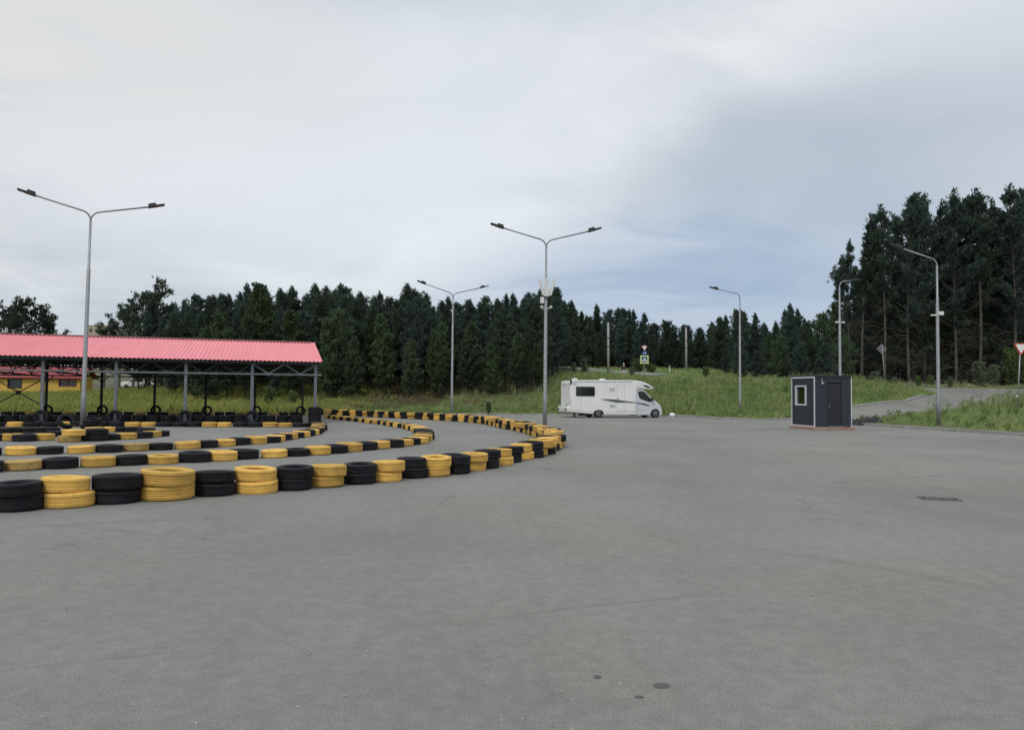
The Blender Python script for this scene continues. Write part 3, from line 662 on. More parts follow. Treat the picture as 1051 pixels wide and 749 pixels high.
# 5 tall pines on the right
k_ = 0
for px, py, d in ((862,262,112),(872,248,106),(884,222,103),(896,236,108),(906,212,101),(921,226,106),(932,204,100),(946,200,104),(958,218,109),(968,208,106),(977,196,101),(991,206,105),(1003,196,101),(1010,206,107),(1022,216,109),(1037,190,100),(1050,196,105),(1064,200,102),(1080,196,104),(1100,200,102)):
    p = at(px, py, d); z = t1(p.x, p.y); k_ += 1
    tree('tall_pine', 'tall', (k_*3+rt_.randrange(2)) % 8, p.x, p.y, p.z-z, 'tall dark pine with bare lower trunk right of the booth, %s top from the left' % ordw(k_), 'pine tree', 'tall pines on the right')
row(40, 82, 111, 111, 3.4, 'tall', [0,1,3,5,6,7], (36, 85), 'tall pine inside the right-hand stand, behind its front trees', 'inner pines of the right-hand stand', 'tall_pine')
row(42, 88, 117, 117, 2.6, 'mid', [1,4], (60, 110), 'shorter shaded pine deep inside the right-hand stand', 'shaded pines deep in the right-hand stand', 'pine_tree')
row(44, 92, 124, 124, 2.6, 'mid', [1,4], (50, 100), 'shorter shaded pine deep inside the right-hand stand', 'shaded pines deep in the right-hand stand', 'pine_tree')
row(40, 90, 131, 131, 3.0, 'mid', [1,4], (40, 90), 'shorter shaded pine deep inside the right-hand stand', 'shaded pines deep in the right-hand stand', 'pine_tree')
row(47, 76, 104, 104, 3.2, 'mid', [0,3], (70, 130), 'green young pine between the tall trunks on the right, %s from the left', 'young pines among the tall trunks', 'pine_tree')
# far wood that closes the gaps: one mass
def wood(name, x0, x1, y0, y1, n, seed, zr):
    rng = np.random.RandomState(seed); Xw = rng.uniform(x0, x1, n); Yw = rng.uniform(y0, y1, n); Xw.sort(); z = T(Xw, Yw)
    Hw = np.array([treeH(a, b, 26) for a, b in zip(Xw[::40], Yw[::40])]); Hw = np.repeat(Hw, 40)[:n]
    Zw = z+rng.uniform(0, 1, n)**1.0*np.maximum(Hw*zr, 2)
    v = leaf_cloud(np.stack([Xw, Yw, Zw], -1), np.tile([0, 0, 1.], (n, 1)), 5, .7, .16, rng, .8)
    kind(new_obj(name, fast_mesh(name, v, np.arange(len(v)//4)[:, None]*4+np.array([[0,1,2,3]])), MT['needle_a']), 'stuff')
wood('far_wood', -46, 4, 101, 112, 14000, 1, .8)
wood('far_wood', 0, 56, 145, 156, 14000, 2, .8)
wood('far_wood', 42, 104, 136, 150, 14000, 3, .5)

# shrubs
SH = {}
def shrub(px, py, d, H, v_, label, name='shrub', wide=1.0):
    p = at(px, py, d); z = t1(p.x, p.y); o = tree(name, 'broad', v_, p.x, p.y, H, label, 'bush', None, sink=.05)
    o.scale.x *= wide; o.scale.y *= wide; return o
shrub(588, 378, 92, 1.5, 1, 'pale leafy shrub in front of the guard rail, left of two', wide=1.1)
shrub(599, 376, 92, 1.9, 1, 'pale leafy shrub in front of the guard rail, taller right one', wide=1.1)
shrub(654, 380, 92, 2.3, 0, 'rounded green shrub at the foot of the crossing sign', wide=1.4)
shrub(648, 384, 88, 1.3, 1, 'low pale shrub just left of the crossing sign shrub', wide=1.3)
shrub(668, 380, 95, 1.9, 0, 'green shrub right behind the crossing sign post', wide=1.5)
shrub(898, 388, 93, 2.0, 1, 'pale shrub beside the tilted diamond sign', wide=1.3)
shrub(1004, 390, 96, 3.4, 1, 'tall silvery shrub in front of the dark right-hand pines')
shrub(1020, 390, 96.5, 3.0, 1, 'silvery shrub right of the tall silvery shrub')
shrub(1038, 385, 95.5, 5.0, 0, 'green leafy shrub behind the give-way sign')
shrub(1048, 385, 96, 5.6, 0, 'green leafy shrub at the right edge of the photo')
shrub(942, 393, 94.6, 1.6, 0, 'low green shrub left of the far right lamp post')
shrub(955, 393, 94.8, 1.7, 0, 'low green shrub right in front of bare pine trunks')
shrub(918, 393, 95, 1.4, 1, 'low pale shrub right of the tilted diamond sign')
shrub(975, 393, 95, 1.5, 1, 'low pale shrub right of the far right lamp post')
shrub(501, 424, 59.0, 0.95, 0, 'small dark green bush behind the far bend of the tyre wall', wide=1.0)
shrub(276, 414, 61, 1.9, 0, 'weedy green bush beneath the right part of the canopy', wide=1.1)
shrub(300, 415, 62, 1.6, 0, 'weedy green bush seen between the last two canopy posts', wide=1.1)
shrub(724, 382, 100, 1.4, 0, 'brownish green bush on the mound behind the utility pole', wide=1.6)

# ------------------------------------------------------------------ tyres
def tyre_profile(Ro, Rh, w, bulge=.018, flat=.84):
    h = w/2; pts = []
    tw = h*flat
    # inner bead up, side wall, tread with two grooves, back down
    pts += [(Rh, -h*.62), (Rh+.012, -h*.86), (Rh+.05, -h*.99), ((Rh+Ro)/2, -h-.004), (Ro-.035, -h*.99), (Ro-.012, -h*.93), (Ro-.004, -tw)]
    for g in (-.33, 0, .33):
        pts += [(Ro, tw*(g-.14)), (Ro, tw*(g-.07)), (Ro-.004, tw*(g-.05)), (Ro-.004, tw*(g+.05)), (Ro, tw*(g+.07))]
    pts += [(Ro-.004, tw), (Ro-.012, h*.93), (Ro-.035, h*.99), ((Rh+Ro)/2, h+.004), (Rh+.05, h*.99), (Rh+.012, h*.86), (Rh, h*.62)]
    pts += [(Rh+.025, h*.45), (Ro-.035, h*.5), (Ro-.03, 0), (Ro-.035, -h*.5), (Rh+.025, -h*.45)]
    return pts
def tyre_mesh(Ro, w, m, nm):
    mb = MB().lathe(tyre_profile(Ro, Ro*.60, w), 40); me = mb.mesh(nm); me.materials.append(m)
    # normals outwards
    import bmesh
    bm = bmesh.new(); bm.from_mesh(me); bmesh.ops.recalc_face_normals(bm, faces=bm.faces); bm.to_mesh(me); bm.free()
    me.shade_smooth(); return me
TY = {}
for ck, mk in (('y', 'ty'), ('f', 'ty2'), ('b', 'tb')):
    for vi, (Ro, w) in enumerate(((.325, .19), (.31, .205), (.335, .21))): TY[(ck, vi)] = tyre_mesh(Ro, w, MT[mk], 'tyre_%s' % {'y': 'yellow', 'f': 'faded', 'b': 'black'}[ck])
TYW = [.19, .205, .21]
NT = 0
CN = {'y': 'yellow painted tyre', 'f': 'faded yellow tyre', 'b': 'black rubber tyre'}
def put_tyre(x, y, z, ck, label, group, vi=None, scale=1.0, tilt=(0, 0), rot=None, flatw=1.0):
    global NT
    NT += 1; vi = random.randrange(3) if vi is None else vi
    o = bpy.data.objects.new('tyre', TY[(ck, vi)]); COL.objects.link(o)
    o.scale = (scale, scale, flatw*(scale if scale < 1.1 else 1.1))
    o.location = (x, y, z+TYW[vi]/2*o.scale[2]+.003)
    o.rotation_euler = rot if rot else (tilt[0], tilt[1], random.uniform(0, 6.28))
    tag(o, label, 'tyre', group); return TYW[vi]*o.scale[2]
def colour_of(ck): return 'f' if ck == 'y' and random.random() < .12 else ck

# outer wall, near run, as photographed: pixel x, base y, colour, diameter in pixels
near = [(16,526,'b',47),(68,522,'y',51),(119,518,'b',47),(171.5,515,'y',56),(219,510,'b',40),(263,507.5,'y',43),(302,504,'b',35),(336,501,'y',36),(368.5,497.5,'b',31),(397.5,495,'y',29),(423.5,491.5,'b',25),(446.5,489.5,'y',24.5),(467.5,487,'b',20),(485,483.5,'y',19),(499,481,'b',15.5),(512,478,'y',15),(524,475,'b',14),(535.5,472,'y',14.5)]
last = None
GW = 'two-high tyre wall along the outside of the track'
for i, (px, py, ck, wpx) in enumerate(near):
    g = gnd(px, py); dist = math.hypot(g.x, g.y); dia = wpx/F*g.y/ (1.0) ; sc = min(max(dia/.65, .9), 1.22)
    c = Vector((g.x, g.y, 0)) + Vector((g.x, g.y, 0)).normalized()*.325*sc
    z = 0
    for lv in (0, 1):
        off = (random.uniform(-.035, .035), random.uniform(-.035, .035))
        cc = colour_of(ck) if i > 5 else ck
        lab = '%s, %s of the %s two-tyre stack from the left in the near wall' % (CN[cc], ('lower', 'upper')[lv], ordw(i+1))
        z += put_tyre(c.x+off[0], c.y+off[1], z, cc, lab, GW, vi=(0 if i == 3 and lv == 0 else None), scale=sc*(1 if lv == 0 else (.95 if i in (1,) else 1)), tilt=(random.uniform(-.045, .045), random.uniform(-.045, .045)))
    last = c
def path_pts(pix, r=.32):
    out = []
    for px, py in pix:
        g = gnd(px, py); v = Vector((g.x, g.y)); out.append(v+v.normalized()*r)
    return out
def walk(line, step):                        # points a fixed straight distance apart along a line
    line = smooth_line(line, 8); out = [line[0]]
    for p in line:
        while (p-out[-1]).length >= step:
            out.append(out[-1]+(p-out[-1]).normalized()*step)
    return out
bend = [(last.x, last.y)] + [tuple(v) for v in path_pts([(543,470.8),(549.6,469),(556,466.5),(560.5,464.6),(565,462),(568,459.5),(568.5,456),(566,452.5),(561,450),(556,448.8),(550,447.2),(545,445),(537,443),(530,441.5),(523,440.5),(516,439),(509,437),(500,435.2),(480,433.2),(460,432),(440,430.7),(411,429.5),(384,428),(357,426.9),(330,426)])]
pts = walk(bend, .655)[1:]
for i, p in enumerate(pts):
    ck = 'b' if i % 2 == 0 else 'y'
    part = 'round the bend after the near wall' if i < 22 else 'in the far wall behind the bend'
    z = 0
    for lv in (0, 1):
        j = .05 if lv == 0 else .09; cc = colour_of(ck)
        n_ = i+1 if i < 22 else i-21
        lab = '%s, %s of the %s stack %s' % (CN[cc], ('lower', 'upper')[lv], ordw(n_), part)
        z += put_tyre(p[0]+random.uniform(-j, j), p[1]+random.uniform(-j, j), z, cc, lab, GW, tilt=(random.uniform(-.05, .05), random.uniform(-.05, .05)))
n_out = NT
# middle line (single tyres)
mid_l = [(-14,486),(19,483.5),(51,482),(82,480.3),(113,479.5),(144,477.5),(176,476.5),(204,474.5),(228,473.5),(251,471.5),(275,470.5),(299,469),(320,467.5),(340,466),(360,463.5),(377,462.3),(392,460.5),(405,459),(420,457),(429,455.3),(434,453),(436,449.5),(434,445.8),(427,442.3),(420,440.3),(410,438.5),(395,436),(375,433.5),(355,431.3),(338,429.3)]
GM = 'single row of tyres along the middle of the track'
for i, p in enumerate(walk(path_pts(mid_l, .31), .665)):
    cc = colour_of('y' if i % 2 else 'b')
    put_tyre(p[0]+random.uniform(-.04, .04), p[1]+random.uniform(-.04, .04), 0, cc, '%s lying flat, %s from the left in the middle row and its hairpin' % (CN[cc], ordw(i+1)), GM, scale=random.uniform(.93, 1.08), tilt=(random.uniform(-.03, .03), random.uniform(-.03, .03)))
# inner line
inn = [(-14,468.5),(32,467.3),(62,466.3),(93,465.4),(122,464.2),(150,462.8),(176,462),(202,460.7),(224,459),(246,457),(262,456),(276,455),(290,452),(303,450),(314,447.8),(322,445.5),(327,442.5),(328,439.5),(324,437.3)]
GI = 'single row of tyres along the inside of the track'
for i, p in enumerate(walk(path_pts(inn, .31), .665)):
    cc = colour_of('y' if i % 2 else 'b')
    put_tyre(p[0]+random.uniform(-.04, .04), p[1]+random.uniform(-.04, .04), 0, cc, '%s lying flat, %s from the left in the inner row below the canopy' % (CN[cc], ordw(i+1)), GI, scale=random.uniform(.93, 1.06), tilt=(random.uniform(-.03, .03), random.uniform(-.03, .03)))
# island cluster
isl = [(2,452.5,'b'),(12,452.5,'y'),(25,453.3,'b'),(34,451,'b'),(45,452.3,'y'),(59,448.5,'b'),(71,454,'f'),(88,452.5,'b'),(99,453,'b'),(112,452,'b'),(130,451.3,'y'),(146,450,'b'),(156,448.8,'y'),(164,448,'b'),
       (150,444.8,'b'),(137,443.8,'b'),(123,443.5,'b'),(110,443.8,'y'),(97,444.4,'f'),(52,444.6,'b'),(40,444.8,'b'),(28,445,'b'),(15,445.2,'b'),(3,445.6,'b')]
GS = 'low tyre island round the left lamp post'
for i, (px, py, cc) in enumerate(isl):
    g = gnd(px, py); c = Vector((g.x, g.y)); c += c.normalized()*.31
    side = 'front' if i < 14 else 'back'; k = i+1 if i < 14 else len(isl)-i
    h = put_tyre(c.x, c.y, 0, cc, '%s flat on the %s side of the tyre island, %s from the left' % (CN[cc], side, ordw(k)), GS, vi=0 if i == 6 else None)
    if i == 6: put_tyre(c.x+.12, c.y+.02, h, 'y', 'yellow painted tyre lying on top of a faded one by the lamp post', GS)
    if i == 8: put_tyre(c.x+.02, c.y, h, 'b', 'black rubber tyre lying on the %s black one right of the lamp post' % ('first', 'second')[i-7], GS)

# ------------------------------------------------------------------ canopy
A = Vector((-10.2, 40.5, 0)); LD = Vector((-.953, -.302, 0)).normalized(); ND = Vector((-.302, .953, 0)).normalized()
SP = 3.12; NB = 7; DEP = 14.0
ang = math.atan2(-LD.y, -LD.x)          # local +x points to the right end; local origin at right front post
can = empty('canopy', A, ang)
tag(can, 'long open canopy with pink-red corrugated metal roof on grey steel posts', 'canopy')
EV, RG = 3.16, 4.52; OV = .45; BX = -SP*(NB-1)
bs = .14
for i in range(NB):
    x = -SP*i
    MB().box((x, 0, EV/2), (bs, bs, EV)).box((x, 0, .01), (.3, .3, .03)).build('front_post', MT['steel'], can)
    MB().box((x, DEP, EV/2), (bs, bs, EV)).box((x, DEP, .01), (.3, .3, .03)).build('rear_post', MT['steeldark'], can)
    b = MB(); b.beam((x, 0, 2.52), (x, DEP, 2.42), .08, .08)
    zt = lambda y: EV+(RG-EV)*(1-abs(y-DEP/2)/(DEP/2))-.1
    b.beam((x, 0, zt(0)), (x, DEP/2, zt(DEP/2)), .08, .1); b.beam((x, DEP/2, zt(DEP/2)), (x, DEP, zt(DEP)), .08, .1)
    ky = [DEP*k/8 for k in range(9)]
    for k in range(8):
        lo, hi = (ky[k], ky[k+1]) if k % 2 == 0 else (ky[k+1], ky[k])
        b.beam((x, lo, 2.5), (x, hi, zt(hi)), .05, .05)
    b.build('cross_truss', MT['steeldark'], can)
def long_truss(y, m, nm, m2):
    b = MB(); b.beam((BX-.4, y, EV-.08), (.1, y, EV-.08), .1, .12); b.beam((BX-.4, y, 2.50), (.3, y, 2.50), .09, .08)
    o = b.build(nm, m, can)
    for i in range(NB-1):
        w = MB(); x1 = -SP*i; n = 4
        for k in range(n):
            xa, xb = x1-SP*k/n, x1-SP*(k+1)/n
            w.beam((xa, y, 2.53 if k % 2 else EV-.14), (xb, y, EV-.14 if k % 2 else 2.53), .05, .05)
        w.build('web', m if i == 0 else m2, o)  # front diagonals past the right end bay: shade put in as darker steel
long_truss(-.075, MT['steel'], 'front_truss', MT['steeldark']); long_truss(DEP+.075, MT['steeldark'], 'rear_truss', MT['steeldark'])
b = MB()
for k in range(9):
    y = -.3+(DEP+.6)*k/8
    if abs(y-DEP/2) < .2: continue
    z = EV+(RG-EV)*(1-abs(y-DEP/2)/(DEP/2)); b.beam((BX-.5, y, z-.02), (.1, y, z-.02), .06, .1)
b.build('purlins', MT['steeldark'], can)
xb_ = -SP*5; xc_ = -SP*6
for s in (0, 1):
    MB().beam((xb_ if s else xc_, DEP+.02+.06*s, .45), (xc_ if s else xb_, DEP+.02+.06*s, 2.4), .06, .06).build('cross_brace', MT['steeldark'], can)
MB().box(((xb_+xc_)/2, DEP+.05, 1.42), (.26, .03, .26)).build('brace_plate', MT['steeldark'], can)
# knee braces on rear posts
for i in range(NB):
    x = -SP*i
    for s in (-1, 1): MB().beam((x, DEP, 2.1), (x+s*.35, DEP, 2.45), .06, .06).build('knee_brace', MT['steeldark'], can)
# corrugated sheets
def corr(y0, z0, y1, z1, nm):
    pitch = .20; hh = .038; xa, xe = BX-.55, .22; pr = []; x = xa
    while x < xe:
        pr += [(x, 0), (x+pitch*.42, 0), (x+pitch*.55, hh), (x+pitch*.87, hh)]; x += pitch
    pr.append((x, 0)); vs = []; fs = []
    for (x, h) in pr: vs += [(x, y0, z0+h), (x, y1, z1+h)]
    for i in range(len(pr)-1): fs.append((i*2, i*2+2, i*2+3, i*2+1))
    o = MB().add(vs, fs).build(nm, MT['roof'], can)
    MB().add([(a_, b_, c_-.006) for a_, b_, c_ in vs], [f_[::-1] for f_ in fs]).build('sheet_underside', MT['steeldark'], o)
slope = (RG-EV)/(DEP/2)
corr(-OV, EV-slope*OV+.08, DEP/2, RG+.08, 'front_roof_sheet'); corr(DEP+OV, EV-slope*OV+.08, DEP/2, RG+.08, 'rear_roof_sheet')
vs = []; 
MB().prism([(0, 0)]*0+[(BX-.57, RG+.118), (.15, RG+.118), (.15, RG+.135), (BX-.57, RG+.135)], DEP/2-.02, DEP/2+.02).add(
    [(BX-.57, DEP/2-.3, RG+.075), (.15, DEP/2-.3, RG+.075), (.15, DEP/2, RG+.145), (BX-.57, DEP/2, RG+.145), (BX-.57, DEP/2+.3, RG+.075), (.15, DEP/2+.3, RG+.075)], [(0,1,2,3), (3,2,5,4)]).build('ridge_cap', MT['darkred'], can)

def clocal(x, y): return A + Vector((x*math.cos(ang)-y*math.sin(ang), x*math.sin(ang)+y*math.cos(ang), 0))
# tyres round the posts
GP = 'tyres guarding the canopy posts'
for i in range(1, NB-1):
    p = clocal(-SP*i+.03, -.22)
    if to_px(p.x, p.y, 0)[0] > -25:
        o = put_tyre(p.x, p.y, .24, 'b', 'black tyre standing upright against the %s front canopy post from the right' % ordw(i+1), GP, vi=0, rot=(R(82), 0, ang))
    p = clocal(-SP*i+.12, DEP-.25)
    put_tyre(p.x, p.y, .24, 'b', 'black tyre standing upright against the %s rear canopy post from the right' % ordw(i+1), GP, vi=0, rot=(R(82), 0, ang))
p = clocal(-.12, DEP-.25); put_tyre(p.x, p.y, .24, 'b', 'black tyre standing upright against the rightmost rear canopy post', GP, vi=0, rot=(R(82), 0, ang))
p = clocal(0, 0); z = 0
for k in range(4): z += put_tyre(p.x, p.y, z, 'b', 'black tyre threaded on the right corner post, %s from the ground' % ordw(k+1), GP, vi=2, tilt=(random.uniform(-.04, .04), 0))
# row before the front posts
GF = 'row of tyres along the front of the canopy'
fr = [(322,438.3),(300,438.6),(230,438.4),(150,438.0),(60,438.0),(-12,438.5)]
yel = [(8,438),(66,438),(141.5,437.8),(157,437.8),(212,437.6),(225,437.6),(284,438.2),(297,438.2)]
for i, p in enumerate(walk(path_pts(fr, .31), .66)):
    q = to_px(p[0], p[1], 0)[0]; cc = 'y' if any(abs(q-a[0]) < 7.2 for a in yel) else 'b'
    put_tyre(p[0], p[1]+random.uniform(-.04, .04), 0, cc, '%s flat in the row before the front posts, %s from the right' % (CN[cc], ordw(i+1)), GF)
# row behind, along the rear posts
GR = 'row of tyres along the rear of the canopy'
for i in range(30):
    p = clocal(.9-.70*i, DEP-.9-.0*i)
    if to_px(p.x, p.y, 0)[0] < -8: break
    cc = 'f' if i % 3 == 1 else 'b'
    p2 = clocal(.9-.70*i, DEP+.9)
    put_tyre(p2.x, p2.y, 0, cc, '%s flat in the row along the rear posts, %s from the right' % (CN[cc], ordw(i+1)), GR)
for i in range(22):
    p = clocal(-.9-.68*i, .55)
    if to_px(p.x, p.y, 0)[0] < -8: break
    h = put_tyre(p.x, p.y, 0, 'b', 'lower black tyre of the %s stack from the right just behind the front posts' % ordw(i+1), 'tyre stacks just behind the front posts')
    put_tyre(p.x+random.uniform(-.05, .05), p.y, h, 'b', 'upper black tyre of the %s stack from the right just behind the front posts' % ordw(i+1), 'tyre stacks just behind the front posts')
print('TYRES', NT, len([o for o in bpy.data.objects if o.name.startswith('tyre') and to_px(*o.location)[0] > -15]), 'outer', n_out)

# ------------------------------------------------------------------ lamp posts
def head(mb_l, p, d, s=1.0):
    """led head at p along d (horizontal-ish unit vector with rise)"""
    p = Vector(p); d = Vector(d).normalized(); return p, d
def lamp_post(loc, H, yaw, arms, label, lean=(0, 0)):
    e = empty('lamp_post', loc, yaw); tag(e, label, 'lamp post', None)
    e.rotation_euler.x = lean[0]; e.rotation_euler.y = lean[1]
    MB().tube([(0,0,.02), (0,0,1.4), (0,0,1.45), (0,0,H*.72), (0,0,H*.725), (0,0,H-.5)], [.105, .100, .088, .075, .055, .048], 14).build('pole', MT['galv'], e, smooth=True)
    MB().lathe([(.001, 0), (.19, 0), (.19, .03), (.11, .035), (.105, .10), (.001, .1)], 16, closed=False).build('base_flange', MT['galv'], e)
    MB().box((0, -.1, 1.0), (.09, .02, .3)).build('hatch', MT['galv'], e)
    for (sx, L, rise) in arms:
        pt = []
        for k in range(7):
            t = k/6; a = t*R(72); pt.append((sx*.42*(1-math.cos(a)), 0, H-.52+.42*math.sin(a)))
        x0, z0 = pt[-1][0], pt[-1][2]; pt.append((sx*L, 0, z0+rise*(L-abs(x0))/L))
        a_ = MB().tube(pt, .036, 10).build('arm', MT['galv'], e, smooth=True)
        dx = Vector((sx*(L-abs(x0)), 0, rise)).normalized(); q = Vector(pt[-1])
        ry = -math.atan2(dx.z, abs(dx.x))*sx
        h = MB(); h.box(q+dx*.16, (.40, .24, .09), 0, ry).box(q+dx*.46, (.32, .28, .07), 0, ry).box(q+dx*.12+Vector((0, 0, .085)), (.30, .15, .11), 0, ry).build('lamp_head', MT['lampblack'], e, bevel=.012)
        MB().box(q+dx*.40-Vector((0, 0, .034)), (.24, .2, .012), 0, ry).build('lens', MT['lens'], h if False else e)
    return e
g = Vector((1.62, 37.4, 0))
lp1 = lamp_post((1.60,37.4,0), 9.2, R(8), [(-1,2.12,.56), (1,2.12,.56)], 'tall two-armed lamp post with white antennas behind the bend of the tyre wall')
g = gnd(84.5, 440); lp2 = lamp_post((g.x, g.y, 0), 9.2, R(25), [(-1,2.05,.50), (1,2.2,.52)], 'nearest two-armed lamp post rising from the tyre island in front of the canopy', (0, R(.5)))
lp3 = lamp_post((at(463.5,426,58).x, 58, 0), 9.25, R(25), [(-1,2.2,.6), (1,2.25,.6)], 'farthest two-armed lamp post standing behind the far tyre wall')
p = at(759.5, 424, 57.5); lamp_post((p.x, p.y, .1), 9.25, R(0), [(-1,1.65,.35)], 'single-armed lamp post in the grass right of the motorhome')
p = at(963.5, 438, 40.6); lp4 = lamp_post((p.x, p.y, .1), 8.95, R(-12), [(-1,1.68,.68)], 'single-armed lamp post with camera box on the right-hand grass verge')
p = at(862.5, 430, 50.3); lp5 = lamp_post((p.x, p.y, .05), 9.2, R(10), [(1,.95,.10)], 'single-armed lamp post rising behind the booth')
# antennas on the central lamp
def at_h(e, z): return z
for sx, tl, px_ in ((-1, -.24, -.27), (1, .24, .33)):
    b = MB().box((0,0,0), (.13, .09, .82)); o = b.build('antenna', MT['white_plastic'], lp1, loc=(px_*.85, -.12, 6.75), bevel=.02); o.rotation_euler.y = tl
MB().box((0, -.17, 6.72), (.22, .12, .86)).build('antenna', MT['white_plastic'], lp1, bevel=.02)
MB().box((-.2, -.1, 6.12), (.17, .14, .3)).build('radio_box', MT['white_plastic'], lp1, bevel=.015)
MB().lathe([(.14, -.03), (.14, .03), (.09, .03), (.09, -.03)], 14, c=(0, 0, 6.3)).box((0, -.02, 6.32), (.55, .04, .05)).build('bracket', MT['steeldark'], lp1)
for sx in (-1, 1): MB().beam((sx*.06, 0, 5.72), (sx*.22, -.05, 5.78), .05, .04).box((sx*.22, -.12, 5.80), (.09, .24, .09)).build('camera', MT['white_plastic'], lp1)
MB().box((.14, -.06, 5.92), (.26, .12, .20)).build('camera_box', MT['white_plastic'], lp4, bevel=.015)
MB().box((-.2, -.1, 5.83), (.3, .09, .07)).build('camera', MT['white_plastic'], lp4)
for sx in (-1, 1): MB().box((sx*.2, -.05, 6.4), (.22, .1, .1)).build('camera', MT['white_plastic'], lp5)
g2 = gnd(84.5, 440)
# leaning tyres at the left lamp
put_tyre(g2.x-.55, g2.y-.25, .20, 'b', 'black tyre leaning against the foot of the left lamp post', GS, vi=2, rot=(R(50), R(0), R(60)))
put_tyre(g2.x+.35, g2.y-.1, .0, 'b', 'black tyre flat at the foot of the left lamp post', GS, vi=2)
put_tyre(g2.x+.55, g2.y-.2, .22, 'b', 'black tyre lying on the one at the left lamp foot', GS, vi=2, tilt=(.1, .15))

# ------------------------------------------------------------------ utility poles, signs, guard rail
def upole(px, ytop, ybase, d, label):
    p = at(px, ybase, d); z = t1(p.x, p.y); H = at(px, ytop, d).z-z
    e = empty('utility_pole', (p.x, p.y, z)); tag(e, label, 'utility pole', 'bare utility poles beside the upper road')
    MB().tube([(0,0,-.3), (-.06,0,H)], [.17, .12], 10).build('pole', MT['concrete'], e, smooth=True)
    for hz in (.56, .72): MB().lathe([(.15, -.04), (.17, -.04), (.17, .04), (.15, .04)], 12, c=(-.03, 0, H*hz)).box((.14, -.1, H*hz), (.12, .12, .14)).build('clamp', MT['steeldark'], e)
    return e
upole(624.5, 331, 381, 90, 'pale bare utility pole rising behind the motorhome roof')
upole(704.5, 336, 378, 106, 'pale bare utility pole right of the crossing sign')
p = at(687.3, 380, 104); e = empty('marker_post', (p.x, p.y, t1(p.x, p.y))); tag(e, 'small white road marker post between crossing sign and utility pole', 'marker post')
MB().box((0, 0, .6), (.12, .08, 1.2)).build('post', MT['signwhite'], e, bevel=.02); MB().box((0, -.045, 1.0), (.125, .01, .12)).build('black_band', MT['signblack'], e)

def tri(w, down=True, inset=0):
    h = w*.866; c = h/3; s = 1-inset
    return [(x*s, z*s) for x, z in ((-w/2, c), (w/2, c), (0, -2*c))] if down else [(x*s, z*s) for x, z in ((-w/2, -c), (w/2, -c), (0, 2*c))]
def rtri(w, inset, down=True, r=.12):        # rounded triangle
    base = tri(w, down, inset); out = []
    for i in range(3):
        a, b, c = Vector(base[i-1]), Vector(base[i]), Vector(base[(i+1) % 3])
        out += [tuple(b.lerp(a, r)), tuple(b.lerp(a, r*.35).lerp(c, r*.3)), tuple(b.lerp(c, r))]
    return out
def P3(mb, poly, y0, y1, cz): return mb.prism([(x, z+cz) for x, z in poly], y0, y1)
# crossing sign
p = at(661.3, 388, 79); z = t1(p.x, p.y); e = empty('crossing_sign', (p.x, p.y, z), -.05)
zc = at(661.3, 369, 79).z-z; zy = at(661.3, 356.6, 79).z-z; zb = at(661.3, 362.6, 79).z-z
tag(e, 'pedestrian crossing sign with bright yellow-green border under a small give-way triangle', 'road sign')
MB().tube([(0,0,-.2), (0,0,zy+.3)], .035, 10).build('post', MT['galv'], e, smooth=True)
MB().box((0, -.05, zc), (.84, .02, .84)).build('fluorescent_plate', MT['signgreen'], e, bevel=.004)
MB().box((0, -.066, zc), (.60, .012, .60)).build('blue_plate', MT['signblue'], e)
P3(MB(), tri(.52, False), -.080, -.074, zc-.05).build('white_triangle', MT['signwhite'], e)
w = MB(); w.lathe([(.001, -.003), (.028, -.003), (.028, .003), (.001, .003)], 10, 'Y', (.01, -.086, zc+.10), False)
w.beam((0,-.087,zc+.06), (-.01,-.087,zc-.06), .012, .06); w.beam((-.01,-.087,zc-.05), (.08,-.087,zc-.19), .012, .03); w.beam((-.01,-.087,zc-.05), (-.09,-.087,zc-.18), .012, .03)
w.beam((0,-.087,zc+.05), (.09,-.087,zc-.01), .012, .025); w.beam((0,-.087,zc+.05), (-.08,-.087,zc-.02), .012, .025)
for k in range(4): w.box((-.18+.12*k, -.087, zc-.215), (.07, .012, .025))
w.build('walking_figure', MT['signblack'], e)
P3(MB(), rtri(.62, 0), -.06, -.045, zy).build('give_way_plate', MT['signred'], e); P3(MB(), rtri(.50, 0), -.070, -.062, zy).build('give_way_centre', MT['signwhite'], e)
MB().lathe([(.001, -.01), (.27, -.01), (.27, .01), (.001, .01)], 24, 'Y', (0, -.05, zb), False).build('round_blue_plate', MT['signblue'], e)
a = MB(); a.beam((-.14,-.068,zb-.05), (.10,-.068,zb+.04), .01, .05); a.prism([(.05, zb+.12), (.19, zb+.06), (.07, zb-.04)], -.073, -.063); a.build('arrow', MT['signwhite'], e)
# tilted diamond sign, seen from the back
p = at(909, 392, 77); z = t1(p.x, p.y); e = empty('diamond_sign', (p.x, p.y, z)); zt_ = at(905, 358, 77).z-z; xt = at(905.2, 358, 77).x-p.x
tag(e, 'grey back of a diamond road sign on a leaning post', 'road sign')
MB().tube([(0, 0, -.2), (xt*.98, 0, zt_+.45)], .035, 8).build('post', MT['galv'], e, smooth=True)
q = .52; MB().prism([(xt-q, zt_), (xt, zt_-q), (xt+q, zt_), (xt, zt_+q)], .04, .06).build('plate', MT['signback'], e, bevel=.004)
MB().prism([(xt-q*.96, zt_), (xt, zt_-q*.96), (xt+q*.96, zt_), (xt, zt_+q*.96)], .062, .066).build('front_plate', MT['signwhite'], e)
MB().box((xt, .02, zt_+.2), (.5, .03, .04)).box((xt, .02, zt_-.2), (.5, .03, .04)).build('brackets', MT['galv'], e)
